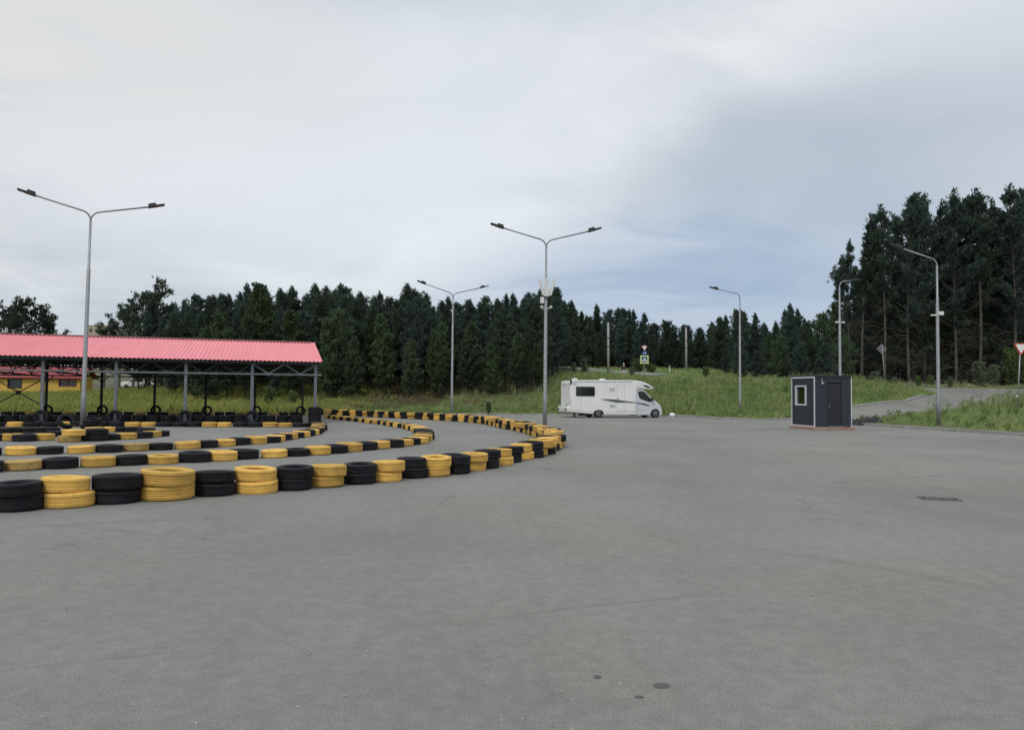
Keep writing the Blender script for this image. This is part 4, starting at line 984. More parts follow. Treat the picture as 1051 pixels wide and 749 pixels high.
# give-way sign at the right
p = at(1044, 412, 50.5); z = t1(p.x, p.y); e = empty('give_way_sign', (p.x, p.y, z-.1)); zt_ = at(1048, 357, 50.5).z-z; xt = at(1047.3, 358, 50.5).x-p.x
tag(e, 'white give-way triangle with red border on a slightly leaning post', 'road sign')
MB().tube([(0, 0, -.2), (xt, 0, zt_+.3)], .038, 10).build('post', MT['galv'], e, smooth=True)
P3(MB(), [(x+xt, z_) for x, z_ in rtri(.95, 0)], -.06, -.045, zt_+.12).build('red_plate', MT['signred'], e); P3(MB(), [(x+xt, z_) for x, z_ in rtri(.72, 0)], -.070, -.062, zt_+.12).build('white_plate', MT['signwhite'], e)
MB().box((-.02, -.02, 1.0), (.14, .05, .1)).build('clip', MT['white_plastic'], e)
# guard rail
pts_r = [at(px, 377+.0*px, 100) for px in (540, 560, 580, 600, 620, 640)]
e = empty('guard_rail', (pts_r[0].x, 100, t1(pts_r[0].x, 100))); tag(e, 'long grey steel guard rail along the upper road behind the motorhome', 'guard rail')
b = MB(); x0 = pts_r[0].x; z0 = e.location.z
lx = [x0-14+i*2.0 for i in range(16)]
rl = [(x-x0, (96.6-(x-1)*.35)-100-1.0) for x in lx]
prof = [(-.02, -.16), (.03, -.12), (.03, -.06), (-.02, 0), (.03, .06), (.03, .12), (-.02, .16)]
vs = []; fs = []
zr = [max(t1(x+x0, y+100), 3.0)-z0+.62 for x, y in rl]
for i, (x, y) in enumerate(rl):
    for dy, dz in prof: vs.append((x, y-dy, zr[i]+dz))
k = len(prof)
for i in range(len(rl)-1):
    for j in range(k-1): fs.append((i*k+j, (i+1)*k+j, (i+1)*k+j+1, i*k+j+1))
o = MB().add(vs, fs).build('rail', MT['rail'], e, smooth=True); s = o.modifiers.new('s', 'SOLIDIFY'); s.thickness = .01
for i, (x, y) in enumerate(rl): MB().box((x, y+.08, zr[i]-.35), (.1, .08, .95)).build('post', MT['rail'], e)

# ------------------------------------------------------------------ booth
g = gnd(836, 437.5, .16); s_ = 2.12; yaw = R(33)
# local frame: origin at near corner; +x along right face, +y along left face (backwards)
vx = math.atan2(g.x, g.y)                    # azimuth of view
ax = -vx + math.radians(32)                   # direction of the right-hand face
kb = empty('ticket_booth', (g.x, g.y, 0), ax)
tag(kb, 'small dark blue-grey booth with white trim, white-framed window and dark door', 'booth')
HB = 2.48; Z0 = .13; LXW, LYW = 2.02, 2.06
MB().slab([(-.10,-.09), (LXW+.16,-.09), (LXW+.16,LYW+.1), (-.10,LYW+.1)], 0, Z0).build('plinth', MT['plinth'], kb, bevel=.02)
t_ = .06
# walls
wl = MB(); wl.box((LXW*.18, t_/2, Z0+HB/2), (LXW*.36-.06, t_, HB)); wl.box((LXW*.86, t_/2, Z0+HB/2), (LXW*.28-.06, t_, HB)); wl.box((LXW*.54, t_/2, Z0+HB-.14), (LXW*.38, t_, .28))
wl.build('front_wall', MT['booth'], kb)
wy0, wy1, wz0, wz1 = .72, 1.62, Z0+1.08, Z0+2.02
wl = MB()
wl.box((t_/2, wy0/2+.03, Z0+HB/2), (t_, wy0-.06, HB)); wl.box((t_/2, (wy1+LYW)/2-.03, Z0+HB/2), (t_, LYW-wy1-.06, HB))
wl.box((t_/2, (wy0+wy1)/2, (Z0+wz0)/2), (t_-.004, wy1-wy0, wz0-Z0)); wl.box((t_/2, (wy0+wy1)/2, (wz1+Z0+HB)/2), (t_-.004, wy1-wy0, Z0+HB-wz1))
wl.build('window_wall', MT['booth'], kb)
MB().box((LXW-t_/2, LYW/2, Z0+HB/2), (t_, LYW-.12, HB)).box((.2, LYW-t_/2, Z0+HB/2), (.26, t_, HB)).box((LXW*.5+.62, LYW-t_/2, Z0+HB/2), (LXW-1.30, t_, HB)).box((.81, LYW-t_/2, Z0+.5), (.96, t_, 1.0)).box((.81, LYW-t_/2, Z0+HB-.2), (.96, t_, .4)).build('rear_walls', MT['booth'], kb)
MB().box((LXW/2, LYW/2, Z0+HB+.04), (LXW+.05, LYW+.05, .09)).build('roof', MT['boothdoor'], kb, bevel=.01)
MB().box((LXW/2, LYW/2, Z0+.02), (LXW-.14, LYW-.14, .03)).build('floor', MT['boothdoor'], kb)
tr_ = MB()
MB().box((LXW, 0, Z0+HB/2), (.042, .042, HB+.004)).build('corner_trim', MT['white_paint'], kb)
for (x, y) in ((0, 0), (0, LYW)): tr_.box((x, y, Z0+HB/2), (.042, .042, HB+.004))
tr_.box((-.004, LYW/2, Z0+HB-.03), (.063, LYW-.01, .07)); tr_.box((-.004, LYW/2, Z0+.03), (.06, LYW-.01, .05))
tr_.build('white_trim', MT['white_paint'], kb)
MB().box((LXW/2, -.004, Z0+HB-.03), (LXW-.07, .066, .06)).build('dark_trim', MT['boothdoor'], kb)
dr = MB().box((LXW*.54, .03, Z0+1.09), (LXW*.36, .05, 2.14)).build('door', MT['boothdoor'], kb)
MB().box((LXW*.39, -.02, Z0+1.0), (.04, .05, .14)).build('handle', MT['steel'], dr)
fr_ = MB()
for yy in (wy0, wy1): fr_.box((-.012, yy, (wz0+wz1)/2), (.1, .07, wz1-wz0+.07))
for zz_ in (wz0, wz1): fr_.box((-.010, (wy0+wy1)/2, zz_), (.096, wy1-wy0-.07, .07))
jl = MB()
for k in (.0, .36, .72): jl.box((LXW*.36-.02-k*0+0 if k == .0 else LXW*(.36+k*.5), -.002, Z0+HB/2), (.012, .008, HB-.1)) if k in (.0, .72) else None
jl.box((-.002, .36, Z0+HB/2), (.008, .010, HB-.16)); jl.box((-.002, 1.84, Z0+HB/2), (.008, .010, HB-.16))
jl.build('panel_joints', MT['boothdoor'], kb)
MB().box((LXW/2, LYW/2, Z0+HB+.10), (LXW*.5, .04, .03)).tube([(LXW*.2, .0, Z0+HB-.05), (LXW*.2, -.03, Z0+HB+.02), (LXW*.2, .3, Z0+HB+.12)], .012, 6).build('roof_cable', MT['steeldark'], kb)
MB().box((LXW*.54, -.03, Z0-.02+.05), (LXW*.40, .14, .05)).build('door_step', MT['steel'], kb)
fr_.build('window_frame', MT['white_paint'], kb); MB().box((.03, (wy0+wy1)/2, (wz0+wz1)/2), (.012, wy1-wy0-.06, wz1-wz0-.06)).build('window_pane', MT['clearglass'], kb)
MB().box((.81, LYW-.03, Z0+1.53), (.96, .012, 1.05)).build('rear_pane', MT['clearglass'], kb)
lm = MB(); lm.box((LXW*.20, -.02, Z0+HB-.16), (.02, .03, .18)); lm.tube([(LXW*.20, -.04, Z0+HB-.26), (LXW*.20, -.09, Z0+HB-.36)], [.02, .085], 12); lm.build('wall_lamp', MT['vangrey'], kb)
MB().box((LXW*.54, -.03, Z0+1.55), (.20, .012, .3)).build('notice', MT['boothdoor'], kb) if False else None

# ------------------------------------------------------------------ rubble, stones, grate, tar spots
def rocks(name, n, cx, cy, rx, ry, hmax, smin, smax, m, seed, ang_=0):
    rg = random.Random(seed); mb = MB()
    for i in range(n):
        u, v_ = rg.gauss(0, .42), rg.gauss(0, .42); x = cx+u*rx*math.cos(ang_)-v_*ry*math.sin(ang_); y = cy+u*rx*math.sin(ang_)+v_*ry*math.cos(ang_)
        s = rg.uniform(smin, smax); z = max(0, hmax*(1-(u*u+v_*v_)*1.6))*rg.uniform(.2, 1)+s*.25
        mt_ = Matrix.Rotation(rg.uniform(0, 6), 3, (rg.random(), rg.random(), rg.random()+.01))
        vs = [Vector((x, y, z))+mt_ @ Vector((sx*s*rg.uniform(.3, .6), sy*s*rg.uniform(.3, .6), sz*s*rg.uniform(.2, .4))) for sx in (-1, 1) for sy in (-1, 1) for sz in (-1, 1)]
        mb.add(vs, [(0,1,3,2),(4,6,7,5),(0,4,5,1),(2,3,7,6),(0,2,6,4),(1,5,7,3)])
    return kind(mb.build(name, m), 'stuff')
p = at(888, 433.5, 45.6); rocks('rubble', 260, p.x+.2, 45.6, 1.9, .9, .32, .08, .26, MT['rubble'], 4)
p = at(912, 433, 44.6); rocks('rubble', 50, p.x, 44.6, .7, .7, .12, .05, .14, MT['rubble'], 5)
rocks('gravel', 900, 0, 18, 26, 22, 0, .006, .022, MT['pebble'], 9)
rocks('gravel', 500, 1, 6, 6, 5, 0, .004, .012, MT['pebble'], 10)
p = gnd(690, 427.3); rg = random.Random(2)
bg = MB(); ring = []
for j in range(5):
    for i in range(10):
        a = i/10*6.283; r = [.16, .19, .16, .10, .03][j]*rg.uniform(.75, 1.2); ring.append((p.x+r*math.cos(a)*1.3, p.y+r*math.sin(a)*.7, .02+[0, .07, .16, .22, .25][j]*rg.uniform(.85, 1.15)))
bg.add(ring, [(j*10+i, j*10+(i+1) % 10, (j+1)*10+(i+1) % 10, (j+1)*10+i) for j in range(4) for i in range(10)]+[tuple(range(40, 50))])
o = bg.build('plastic_bag', MT['bag'], smooth=True); tag(o, 'crumpled white plastic bag lying on the kerb in front of the motorhome', 'bag')
# drain grate
g = gnd(964, 512); e = empty('drain_grate', (g.x, g.y, 0), R(-14)); tag(e, 'dark cast-iron drain grate set into the asphalt', 'drain grate')
GW_, GD = .54, .30
MB().box((0, 0, .003), (GW_, GD, .004)).build('pit', MT['pit'], e)
f_ = MB(); f_.box((0, -GD/2, .007), (GW_+.05, .035, .012)); f_.box((0, GD/2, .007), (GW_+.05, .035, .012)); f_.box((-GW_/2, 0, .0068), (.035, GD-.035, .0116)); f_.box((GW_/2, 0, .0068), (.035, GD-.035, .0116))
f_.build('frame', MT['iron'], e)
bb = MB()
for i in range(8): x = -GW_/2+.09+i*(GW_-.18)/7; bb.beam((x-.03, -GD/2+.02, .008), (x+.03, GD/2-.02, .008), .035, .008)
bb.build('bars', MT['iron'], e)
def tarspot(px, py, wpx, hpx, label):
    g = gnd(px, py); d = g.y; w = wpx/F*d/2; h = (1.6*F/(py-hpx/2-404.5)-1.6*F/(py+hpx/2-404.5))/2; rg = random.Random(int(px)); vs = [(0, 0, .0055)]
    n = 18
    for i in range(n): a = i/n*6.283; r = rg.uniform(.8, 1.12); vs.append((w*r*math.cos(a), h*r*math.sin(a), .0035))
    for i in range(n): a = i/n*6.283; vs.append((w*1.02*math.cos(a), h*1.02*math.sin(a), .0005))
    mb = MB().add(vs, [(0, i+1, (i+1) % n+1) for i in range(n)]+[(i+1, i+1+n, (i+1) % n+1+n, (i+1) % n+1) for i in range(n)])
    o = mb.build('tar_spot', MT['tar'], loc=(g.x, g.y, 0)); return tag(o, label, 'tar spot', 'dark tar spots on the asphalt')
tarspot(679, 703.5, 16, 6, 'largest dark tar spot on the asphalt near the bottom of the photo')
tarspot(613, 694.5, 8, 3.5, 'small dark tar spot left of the largest spot')
0 and tarspot(705, 683, 7, 2.2, 'thin dark tar streak above and right of the largest spot')
0 and tarspot(689, 693.5, 6, 1.6, 'tiny tar streak just above the largest spot')
tarspot(656, 715, 9, 2.5, 'faint tar streak below and left of the largest spot')
0 and tarspot(703, 702, 3, 2.5, 'tiny round tar dot right of the largest spot')

# ------------------------------------------------------------------ motorhome
gr = gnd(614.5, 428.6); th = R(13)
mh = empty('motorhome', (gr.x, gr.y, 0), th)   # origin under the near rear wheel; +x forward, near side is y=0
tag(mh, 'white coachbuilt motorhome with dark side stripe parked facing right', 'motorhome')
Wd = 2.3
def X_(u): return (u-410)/98.0                # zoomed photo units -> metres along the side
def Z_(v): return (436-v)/108.0
RX = X_(203)
roofp = [(RX, Z_(395)), (RX, Z_(185)), (RX+.03, Z_(163)), (RX+.10, Z_(156)), (X_(300), Z_(151)), (X_(520), Z_(147)), (X_(660), Z_(147)), (X_(705), Z_(150)), (X_(745), Z_(160)), (X_(780), Z_(176)), (X_(806), Z_(193)), (X_(817), Z_(203)), (X_(814), Z_(210)), (X_(800), Z_(213)), (X_(700), Z_(213)), (X_(686), Z_(216)), (X_(684), Z_(412)), (X_(450), Z_(412)), (X_(446), Z_(395)), (X_(432), Z_(381)), (X_(410), Z_(376)), (X_(388), Z_(381)), (X_(375), Z_(394)), (X_(373), Z_(408))]
body = MB().prism(roofp, 0, Wd).build('body', MT['van'], mh, bevel=.05)
# cab: narrower, shaped by sections so that the nose rounds off
cabp = [(X_(684), Z_(214)), (X_(742), Z_(222)), (X_(775), Z_(252)), (X_(808), Z_(290)), (X_(845), Z_(312)), (X_(868), Z_(335)), (X_(880), Z_(360)), (X_(886), Z_(388)), (X_(884), Z_(408)), (X_(874), Z_(418)), (X_(866), Z_(418)), (X_(866), Z_(400)), (X_(857), Z_(378)), (X_(835), Z_(366)), (X_(812), Z_(376)), (X_(800), Z_(396)), (X_(797), Z_(414)), (X_(684), Z_(414))]
secs = [(.06, 0, .0), (.10, 1, .0), (.45, 1, .5), (Wd/2, 1, 1), (Wd-.45, 1, .5), (Wd-.10, 1, 0), (Wd-.06, 0, 0)]
cb = MB(); n = len(cabp); vs = []
for y, full, bul in secs:
    for (x, z) in cabp:
        k = max(0, (x-X_(742))/(X_(886)-X_(742)))
        xx = x-(.10 if not full else 0)*k*(1 if k > 0 else 0)+.16*bul*k if z > Z_(420) else x
        vs.append((xx, y, z))
fs = [tuple(range(n))]+[tuple(range(n*len(secs)-1, n*(len(secs)-1)-1, -1))]
for s in range(len(secs)-1): fs += [(s*n+i, (s+1)*n+i, (s+1)*n+(i+1) % n, s*n+(i+1) % n) for i in range(n)]
cb.add(vs, fs); cab = cb.build('cab', MT['vansilver'], mh)
def plate(poly, name, m, parent=mh, y0=-.012, y1=.02, bevel=0): return MB().prism([(X_(a), Z_(b)) for a, b in poly], y0, y1).build(name, m, parent, bevel=bevel)
wn = plate([(700,232),(742,230),(757,240),(800,288),(803,300),(799,312),(780,311),(722,290),(711,280)], 'cab_window', MT['glass'], y0=.045, y1=.07)
plate([(744,226),(750,226),(806,287),(800,289)], 'pillar_trim', MT['van'], y0=.04, y1=.09)
MB().add([(X_(746)+.0, .14, Z_(226)), (X_(746)+.03, Wd-.14, Z_(226)), (X_(808)+.03, Wd-.14, Z_(290)), (X_(808)+.03, .14, Z_(290)), (X_(746)+.09, Wd/2, Z_(225)), (X_(808)+.13, Wd/2, Z_(289))], [(0, 3, 5, 4), (4, 5, 2, 1)]).build('windscreen', MT['glass'], mh)
plate([(690,332),(760,332),(790,350),(795,372),(790,412),(690,412)], 'cab_door', MT['vansilver'], y0=.052, y1=.07)
plate([(692,334),(694,334),(694,410),(692,410)], 'cab_door_seam', MT['seam'], y0=.048, y1=.06)
plate([(700,372),(742,372),(742,378),(700,378)], 'side_moulding', MT['vangrey'], y0=.040, y1=.06)
MB().box((X_(802), -.14, Z_(292)), (.14, .16, .26)).build('mirror', MT['decal'], mh, bevel=.03)
# living area window, door, hatches, vents
w_ = plate([(248,207),(252,204),(372,204),(377,208),(377,265),(372,269),(253,269),(248,265)], 'side_window', MT['glass'], y0=-.028, y1=.0)
plate([(244,203),(250,200),(376,200),(381,205),(381,268),(375,273),(250,273),(244,268)], 'window_surround', MT['decal'], y0=-.018, y1=.004, parent=mh)
def outline(x0, y0, x1, y1, name, t=1.6):
    d_ = MB()
    for a in ((x0,y0,x1,y0+t), (x0,y1-t,x1,y1), (x0,y0+t,x0+t,y1-t), (x1-t,y0+t,x1,y1-t)):
        d_.prism([(X_(a[0]), Z_(a[3])), (X_(a[2]), Z_(a[3])), (X_(a[2]), Z_(a[1])), (X_(a[0]), Z_(a[1]))], -.004, .01)
    panel = plate([(x0+t,y1-t),(x1-t,y1-t),(x1-t,y0+t),(x0+t,y0+t)], name, MT['van'], y0=-.008, y1=.01)
    d_.build('seam', MT['seam'], panel); return panel
dd = outline(543, 182, 600, 386, 'entrance_door'); plate([(545,279),(556,279),(556,292),(545,292)], 'handle', MT['vangrey'], dd, y0=-.03, y1=0)
outline(205, 297, 281, 378, 'rear_hatch'); outline(612, 333, 673, 388, 'side_hatch')
for (x0, y0, x1, y1) in ((484,205,532,235), (486,331,534,359)):
    v_ = plate([(x0,y1),(x1,y1),(x1,y0),(x0,y0)], 'vent', MT['van'], y0=-.010, y1=.01)
    sl = MB()
    for k in range(5):
        zc_ = y0+4+(y1-y0-8)*k/4; sl.prism([(X_(x0+3), Z_(zc_+1.7)), (X_(x1-3), Z_(zc_+1.7)), (X_(x1-3), Z_(zc_-1.7)), (X_(x0+3), Z_(zc_-1.7))], -.016, -.008)
    sl.build('slats', MT['vangrey'], v_)
# stripe (dark upper sliver, grey lower sliver)
plate([(420,294),(470,293),(540,296),(600,305),(690,317),(683,322),(600,318),(545,316),(480,305)], 'stripe', MT['decal3'], y0=-.014, y1=0)
plate([(420,294),(480,306),(545,317),(600,319),(595,322),(540,321),(470,306)], 'grey_stripe', MT['decal2'], y0=-.013, y1=0)
plate([(690,317),(740,322),(790,338),(784,345),(745,337),(692,324)], 'cab_stripe', MT['decal3'], y0=.036, y1=.06)
plate([(742,194),(748,180),(762,183),(775,189),(800,199),(792,203),(765,203),(760,198)], 'overcab_emblem', MT['decal'], y0=-.012, y1=0)
plate([(724,175),(744,178),(740,183),(722,179)], 'overcab_mark', MT['decal2'], y0=-.012, y1=0)
plate([(690,197),(735,199),(735,202),(690,200)], 'overcab_line', MT['decal2'], y0=-.012, y1=0)
# emblem and letters at the rear top corner
em = MB(); em.lathe([(.001, -.014), (.10, -.014), (.10, .0), (.001, .0)], 20, 'Y', (0, 0, 0), False); o = em.build('emblem', MT['decal'], mh, loc=(X_(208), 0, Z_(166))); o.scale = (.95, 1, 1)
plate([(199,178),(213,176),(208,188),(201,188)], 'emblem_tail', MT['decal'], y0=-.014, y1=0)
tcv = bpy.data.curves.new('letters', 'FONT'); tcv.body = 'RC'; tcv.size = .26; tcv.extrude = .005; tmp = bpy.data.objects.new('tmp', tcv); COL.objects.link(tmp)
bpy.context.view_layer.update(); me = bpy.data.meshes.new_from_object(tmp); bpy.data.objects.remove(tmp)
o = new_obj('lettering', me, MT['decal2'], mh, loc=(X_(219), -.008, Z_(191))); o.rotation_euler = (R(90), 0, 0)
# skirt, awning rail, gutter
plate([(203,386),(373,388),(373,392),(203,390)], 'skirt_line', MT['vangrey'], y0=-.006, y1=.01); plate([(450,388),(684,390),(684,393),(450,391)], 'skirt_line', MT['vangrey'], y0=-.006, y1=.01)
MB().tube([(X_(230), -.02, Z_(161)), (X_(655), -.02, Z_(155))], .022, 6).build('gutter', MT['vangrey'], mh)
for (a, b_) in ((248, 285), (452, 490)):
    MB().prism([(X_(a), Z_(152)), (X_(b_), Z_(151)), (X_(b_-5), Z_(140)), (X_(a+12), Z_(134)), (X_(a+3), Z_(138))], .75, 1.25).build('roof_vent', MT['white_plastic'], mh, bevel=.03)
# rear face details
rb = MB().box((RX-.10, Wd/2, Z_(374)), (.28, Wd-.02, .42)).build('rear_bumper', MT['van'], mh, bevel=.1)
for yy in (.22, Wd-.22): MB().box((RX-.25, yy, Z_(374)), (.04, .30, .15)).build('tail_light', MT['decal'], mh, bevel=.01)
for yy in (.22, Wd-.22): MB().box((RX-.275, yy, Z_(374)), (.02, .12, .09)).build('red_reflector', MT['red'], mh)
MB().add([(RX-.012, .15, Z_(322)), (RX-.012, .95, Z_(343)), (RX-.012, 1.6, Z_(350)), (RX-.012, .95, Z_(350)), (RX+.02, .15, Z_(322)), (RX+.02, 1.6, Z_(350))], [(0, 1, 2, 3), (0, 3, 4), (3, 2, 5)]).build('rear_stripe', MT['decal'], mh)
MB().box((RX-.03, Wd*.62, Z_(178)), (.03, .12, .07)).box((RX-.03, Wd*.2, Z_(171)), (.03, .12, .05)).build('clearance_lamp', MT['red'], mh)
MB().box((RX-.015, Wd/2, Z_(188)), (.02, Wd-.2, .015)).build('rear_seam', MT['seam'], mh)
MB().box((RX-.26, Wd/2, Z_(352)), (.02, .5, .11)).build('number_plate', MT['signwhite'], mh)
# wheels
def wheel(x, y, r, name='wheel'):
    w = MB().lathe([(r*.62, -.11), (r*.9, -.115), (r, -.085), (r, .085), (r*.9, .115), (r*.62, .11)], 32, 'Y', (0, 0, 0)).build(name, MT['rubber'], mh, loc=(x, y, r), smooth=True)
    rim = MB(); rim.lathe([(.001, -.075), (r*.18, -.08), (r*.22, -.06), (r*.55, -.05), (r*.63, -.10), (r*.63, .1), (.001, .1)], 28, 'Y', (0, 0, 0), False)
    for k in range(8): a = k*math.pi/4; rim.beam((r*.15*math.cos(a), -.085, r*.15*math.sin(a)), (r*.58*math.cos(a), -.09, r*.58*math.sin(a)), .03, .05)
    rim.build('rim', MT['alloy'], w)
for yy in (.17, Wd-.17): wheel(0, yy, .34); wheel(X_(835), yy, .34)
MB().box((2.0, Wd/2, .36), (5.4, 1.1, .22)).build('chassis', MT['steeldark'], mh); MB().box((-1.2, Wd/2, .42), (1.6, 1.4, .2)).build('rear_frame', MT['steeldark'], mh)
for c_, d_, n_ in (((X_(240), .2, .18), (.14, .1, .3), 'steady_leg'), ((X_(745), Wd-.3, .24), (.5, .3, .25), 'exhaust_box'), ((X_(320), .5, .28), (.75, .4, .3), 'waste_tank')): MB().box(c_, d_).build(n_, MT['steeldark'], mh, bevel=.02)
for sx in (0,):
    MB().box((X_(872), .28, Z_(348)), (.2, .3, .2)).build('headlight', MT['lens'], mh, bevel=.04); MB().box((X_(872), Wd-.28, Z_(348)), (.2, .3, .2)).build('headlight', MT['lens'], mh, bevel=.04)
MB().box((X_(868), Wd/2, Z_(404)), (.5, Wd-.3, .2)).build('front_bumper', MT['vangrey'], mh, bevel=.06)

# ------------------------------------------------------------------ far things on the left: yellow house, beige block, car
p0 = at(82, 400, 104); e = empty('yellow_house', (p0.x, 104, t1(p0.x, 104)-.5), R(4)); z0 = e.location.z
tag(e, 'yellow house with red roof behind the grassy bank, seen under the canopy', 'house')
hw = at(60, 388.5, 104).z-z0; hr = at(60, 377, 110).z-z0; LH = 30; DH = 3.6
def hx(px): return at(px, 390, 104).x-p0.x
wins = [(hx(11), hx(25), hw-1.35, hw-.12), (hx(61), hx(80)-.15, hw-1.05, hw-.15)]
wl = MB(); xs_ = [-LH, wins[0][0], wins[0][1], wins[1][0], wins[1][1], 0]
for a, b_ in ((xs_[0], xs_[1]), (xs_[2], xs_[3]), (xs_[4], xs_[5])): wl.box(((a+b_)/2, .1, hw/2), (b_-a, .2, hw))
for w4 in wins: wl.box(((w4[0]+w4[1])/2, .1, w4[2]/2), (w4[1]-w4[0], .196, w4[2])); wl.box(((w4[0]+w4[1])/2, .1, (w4[3]+hw)/2), (w4[1]-w4[0], .196, hw-w4[3]))
wl.box((-.1, DH/2, hw/2), (.2, DH-.4, hw)); wl.box((-LH/2, DH-.1, hw/2), (LH, .2, hw)); wl.box((-LH+.1, DH/2, hw/2), (.2, DH-.4, hw)); wl.build('wall', MT['yellowwall'], e)
for i, w4 in enumerate(wins):
    f_ = MB(); 
    for a in (w4[0]+.05, w4[1]-.05): f_.box((a, .06, (w4[2]+w4[3])/2), (.12, .2, w4[3]-w4[2]))
    for a in (w4[2]+.05, w4[3]-.05): f_.box(((w4[0]+w4[1])/2, .058, a), (w4[1]-w4[0]-.12, .19, .12))
    if i: f_.box(((w4[0]+w4[1])/2, .06, (w4[2]+w4[3])/2), (.14, .1, w4[3]-w4[2]-.12))
    fo = f_.build('window', MT['darkred'] if i else MT['steeldark'], e); MB().box(((w4[0]+w4[1])/2, .15, (w4[2]+w4[3])/2), (w4[1]-w4[0]-.1, .02, w4[3]-w4[2]-.1)).build('pane', MT['white_paint'] if False else MT['glass'], fo)
rfv = [(-LH-.5, -.5, hw-.02), (.5, -.5, hw-.02), (.5, DH/2, hr), (-LH-.5, DH/2, hr), (.5, DH+.5, hw-.02), (-LH-.5, DH+.5, hw-.02)]
rf = MB().add(rfv, [(0,1,2,3), (3,2,4,5)]).build('roof', MT['redroof'], e); s = rf.modifiers.new('s', 'SOLIDIFY'); s.thickness = .12; s.offset = 1
for gx in (0, -LH): MB().add([(gx,0,hw), (gx,DH,hw), (gx,DH/2,hr-.1)], [(0,1,2)]).build('gable', MT['yellowwall'], e)
MB().box((-7, DH*.35, hr), (.7, .7, 1.2)).build('chimney', MT['darkred'], rf)

p = at(102, 338, 320); e = empty('tower_block', (p.x, 320, 4)); ht = at(102, 334.5, 320).z-4
tag(e, 'distant beige tower block whose flat top shows above the pink roof', 'tower block')
MB().box((0, 6, ht/2), (9.6, 12, ht)).box((0, 6, ht+.15), (9.8, 12.2, .35)).build('wall', MT['beige'], e)
for fl in range(int(ht//3)):
    for k in range(4):
        w = MB().box((-3.5+k*2.33, .0, ht-1.9-fl*3), (1.2, .08, 1.4)).build('window', MT['glass'], e)
for x in (-3.6, -1.5, 1.1, 2.6): MB().tube([(x, 3, ht), (x, 3, ht+random.uniform(1.6, 2.8))], .07, 5).build('antenna', MT['vangrey'], e)
MB().box((-6.3, 9, ht/2-1.2), (2.6, 8, ht-2.4)).build('side_wing', MT['beige'], e)

p = at(140, 391.5, 110); e = empty('parked_car', (p.x, 110, t1(p.x, 110)+.02), R(8)); zc = at(140, 390.6, 110).z-1.05; e.location.z = max(zc, t1(p.x, 110))
e.location.z = t1(p.x, 110)
tag(e, 'small white car parked beyond the grassy bank behind the canopy', 'car')
cz = at(140, 387.3, 110).z-e.location.z; cz = max(cz, 1.4); sc = cz/1.45; sc = min(sc, 1.3)
cpf = [(-2.1,.3),(-2.15,.75),(-2.0,.95),(-1.2,1.0),(-.7,1.4),(.5,1.45),(1.15,1.0),(1.9,.88),(2.1,.65),(2.1,.3)]
bd = MB().prism(cpf, 0, 1.7).build('body', MT['van'], e, bevel=.08)
MB().prism([(-1.05,1.0),(-.65,1.32),(.45,1.36),(.95,1.0)], -.01, 1.71).build('windows', MT['glass'], e)
for x in (-1.35, 1.3):
    for y in (.1, 1.6): MB().lathe([(.001, -.1), (.3, -.1), (.32, -.07), (.32, .07), (.3, .1), (.001, .1)], 18, 'Y', (0, 0, 0), False).build('wheel', MT['rubber'], e, loc=(x, y, .32))
e.location.z = at(140, 388.4, 110).z-1.45

# ------------------------------------------------------------------ person on the upper road
pp = at(640, 384, 93); zf = t1(pp.x, pp.y)+.03; hp = at(640, 373, 93).z-zf
e = empty('person', (pp.x, pp.y, zf), R(20)); tag(e, 'person walking along the upper road in a dark top and pale trousers', 'person')
hs = min(max(hp, 1.55), 1.85)
def skin(name, pts, edges, rad, m, parent, sub=2):
    me = bpy.data.meshes.new(name); me.from_pydata(pts, edges, []); o = new_obj(name, me, m, parent)
    s = o.modifiers.new('skin', 'SKIN'); s.use_smooth_shade = True
    for i, r in enumerate(rad): me.skin_vertices[0].data[i].radius = (r, r)
    me.skin_vertices[0].data[0].use_root = True
    o.modifiers.new('sub', 'SUBSURF').levels = sub; o.modifiers['sub'].render_levels = sub; return o
k = hs/1.75
bp_ = [(0,0,.93),(0,0,1.12),(0,0,1.38),(0,.01,1.48),(.0,-.01,1.56),(0,0,1.68),
       (-.17,0,1.40),(-.24,.05,1.14),(-.26,-.06,.92),(-.26,-.09,.83),(.17,0,1.40),(.24,-.02,1.13),(.22,-.14,.95),(.21,-.19,.88),
       (-.09,0,.88),(-.11,-.12,.50),(-.10,-.02,.09),(-.10,-.16,.04),(.09,0,.88),(.10,.08,.50),(.10,.24,.12),(.10,.12,.04)]
be = [(0,1),(1,2),(2,3),(3,4),(4,5),(2,6),(6,7),(7,8),(8,9),(2,10),(10,11),(11,12),(12,13),(0,14),(14,15),(15,16),(16,17),(0,18),(18,19),(19,20),(20,21)]
br = [.13,.12,.14,.06,.085,.09,.065,.045,.035,.035,.065,.045,.035,.035,.09,.06,.04,.04,.09,.06,.04,.04]
bo = skin('body', [tuple(c*k for c in p_) for p_ in bp_], be, [r*k for r in br], MT['skin'], e)
skin('trousers', [tuple(c*k for c in bp_[i]) for i in (0,14,15,16,18,19,20)], [(0,1),(1,2),(2,3),(0,4),(4,5),(5,6)], [r*k for r in (.15,.11,.08,.06,.11,.08,.06)], MT['cloth_l'], e)
skin('jacket', [tuple(c*k for c in bp_[i]) for i in (1,0,2,6,7,8,10,11,12)], [(0,1),(0,2),(2,3),(3,4),(4,5),(2,6),(6,7),(7,8)], [r*k for r in (.145,.15,.165,.085,.065,.05,.085,.065,.05)], MT['cloth_d'], e)
skin('cap', [(0, .01*k, 1.70*k), (0, 0, 1.76*k), (0, -.09*k, 1.72*k)], [(0,1),(0,2)], [.10*k, .07*k, .04*k], MT['cloth_w'], e)

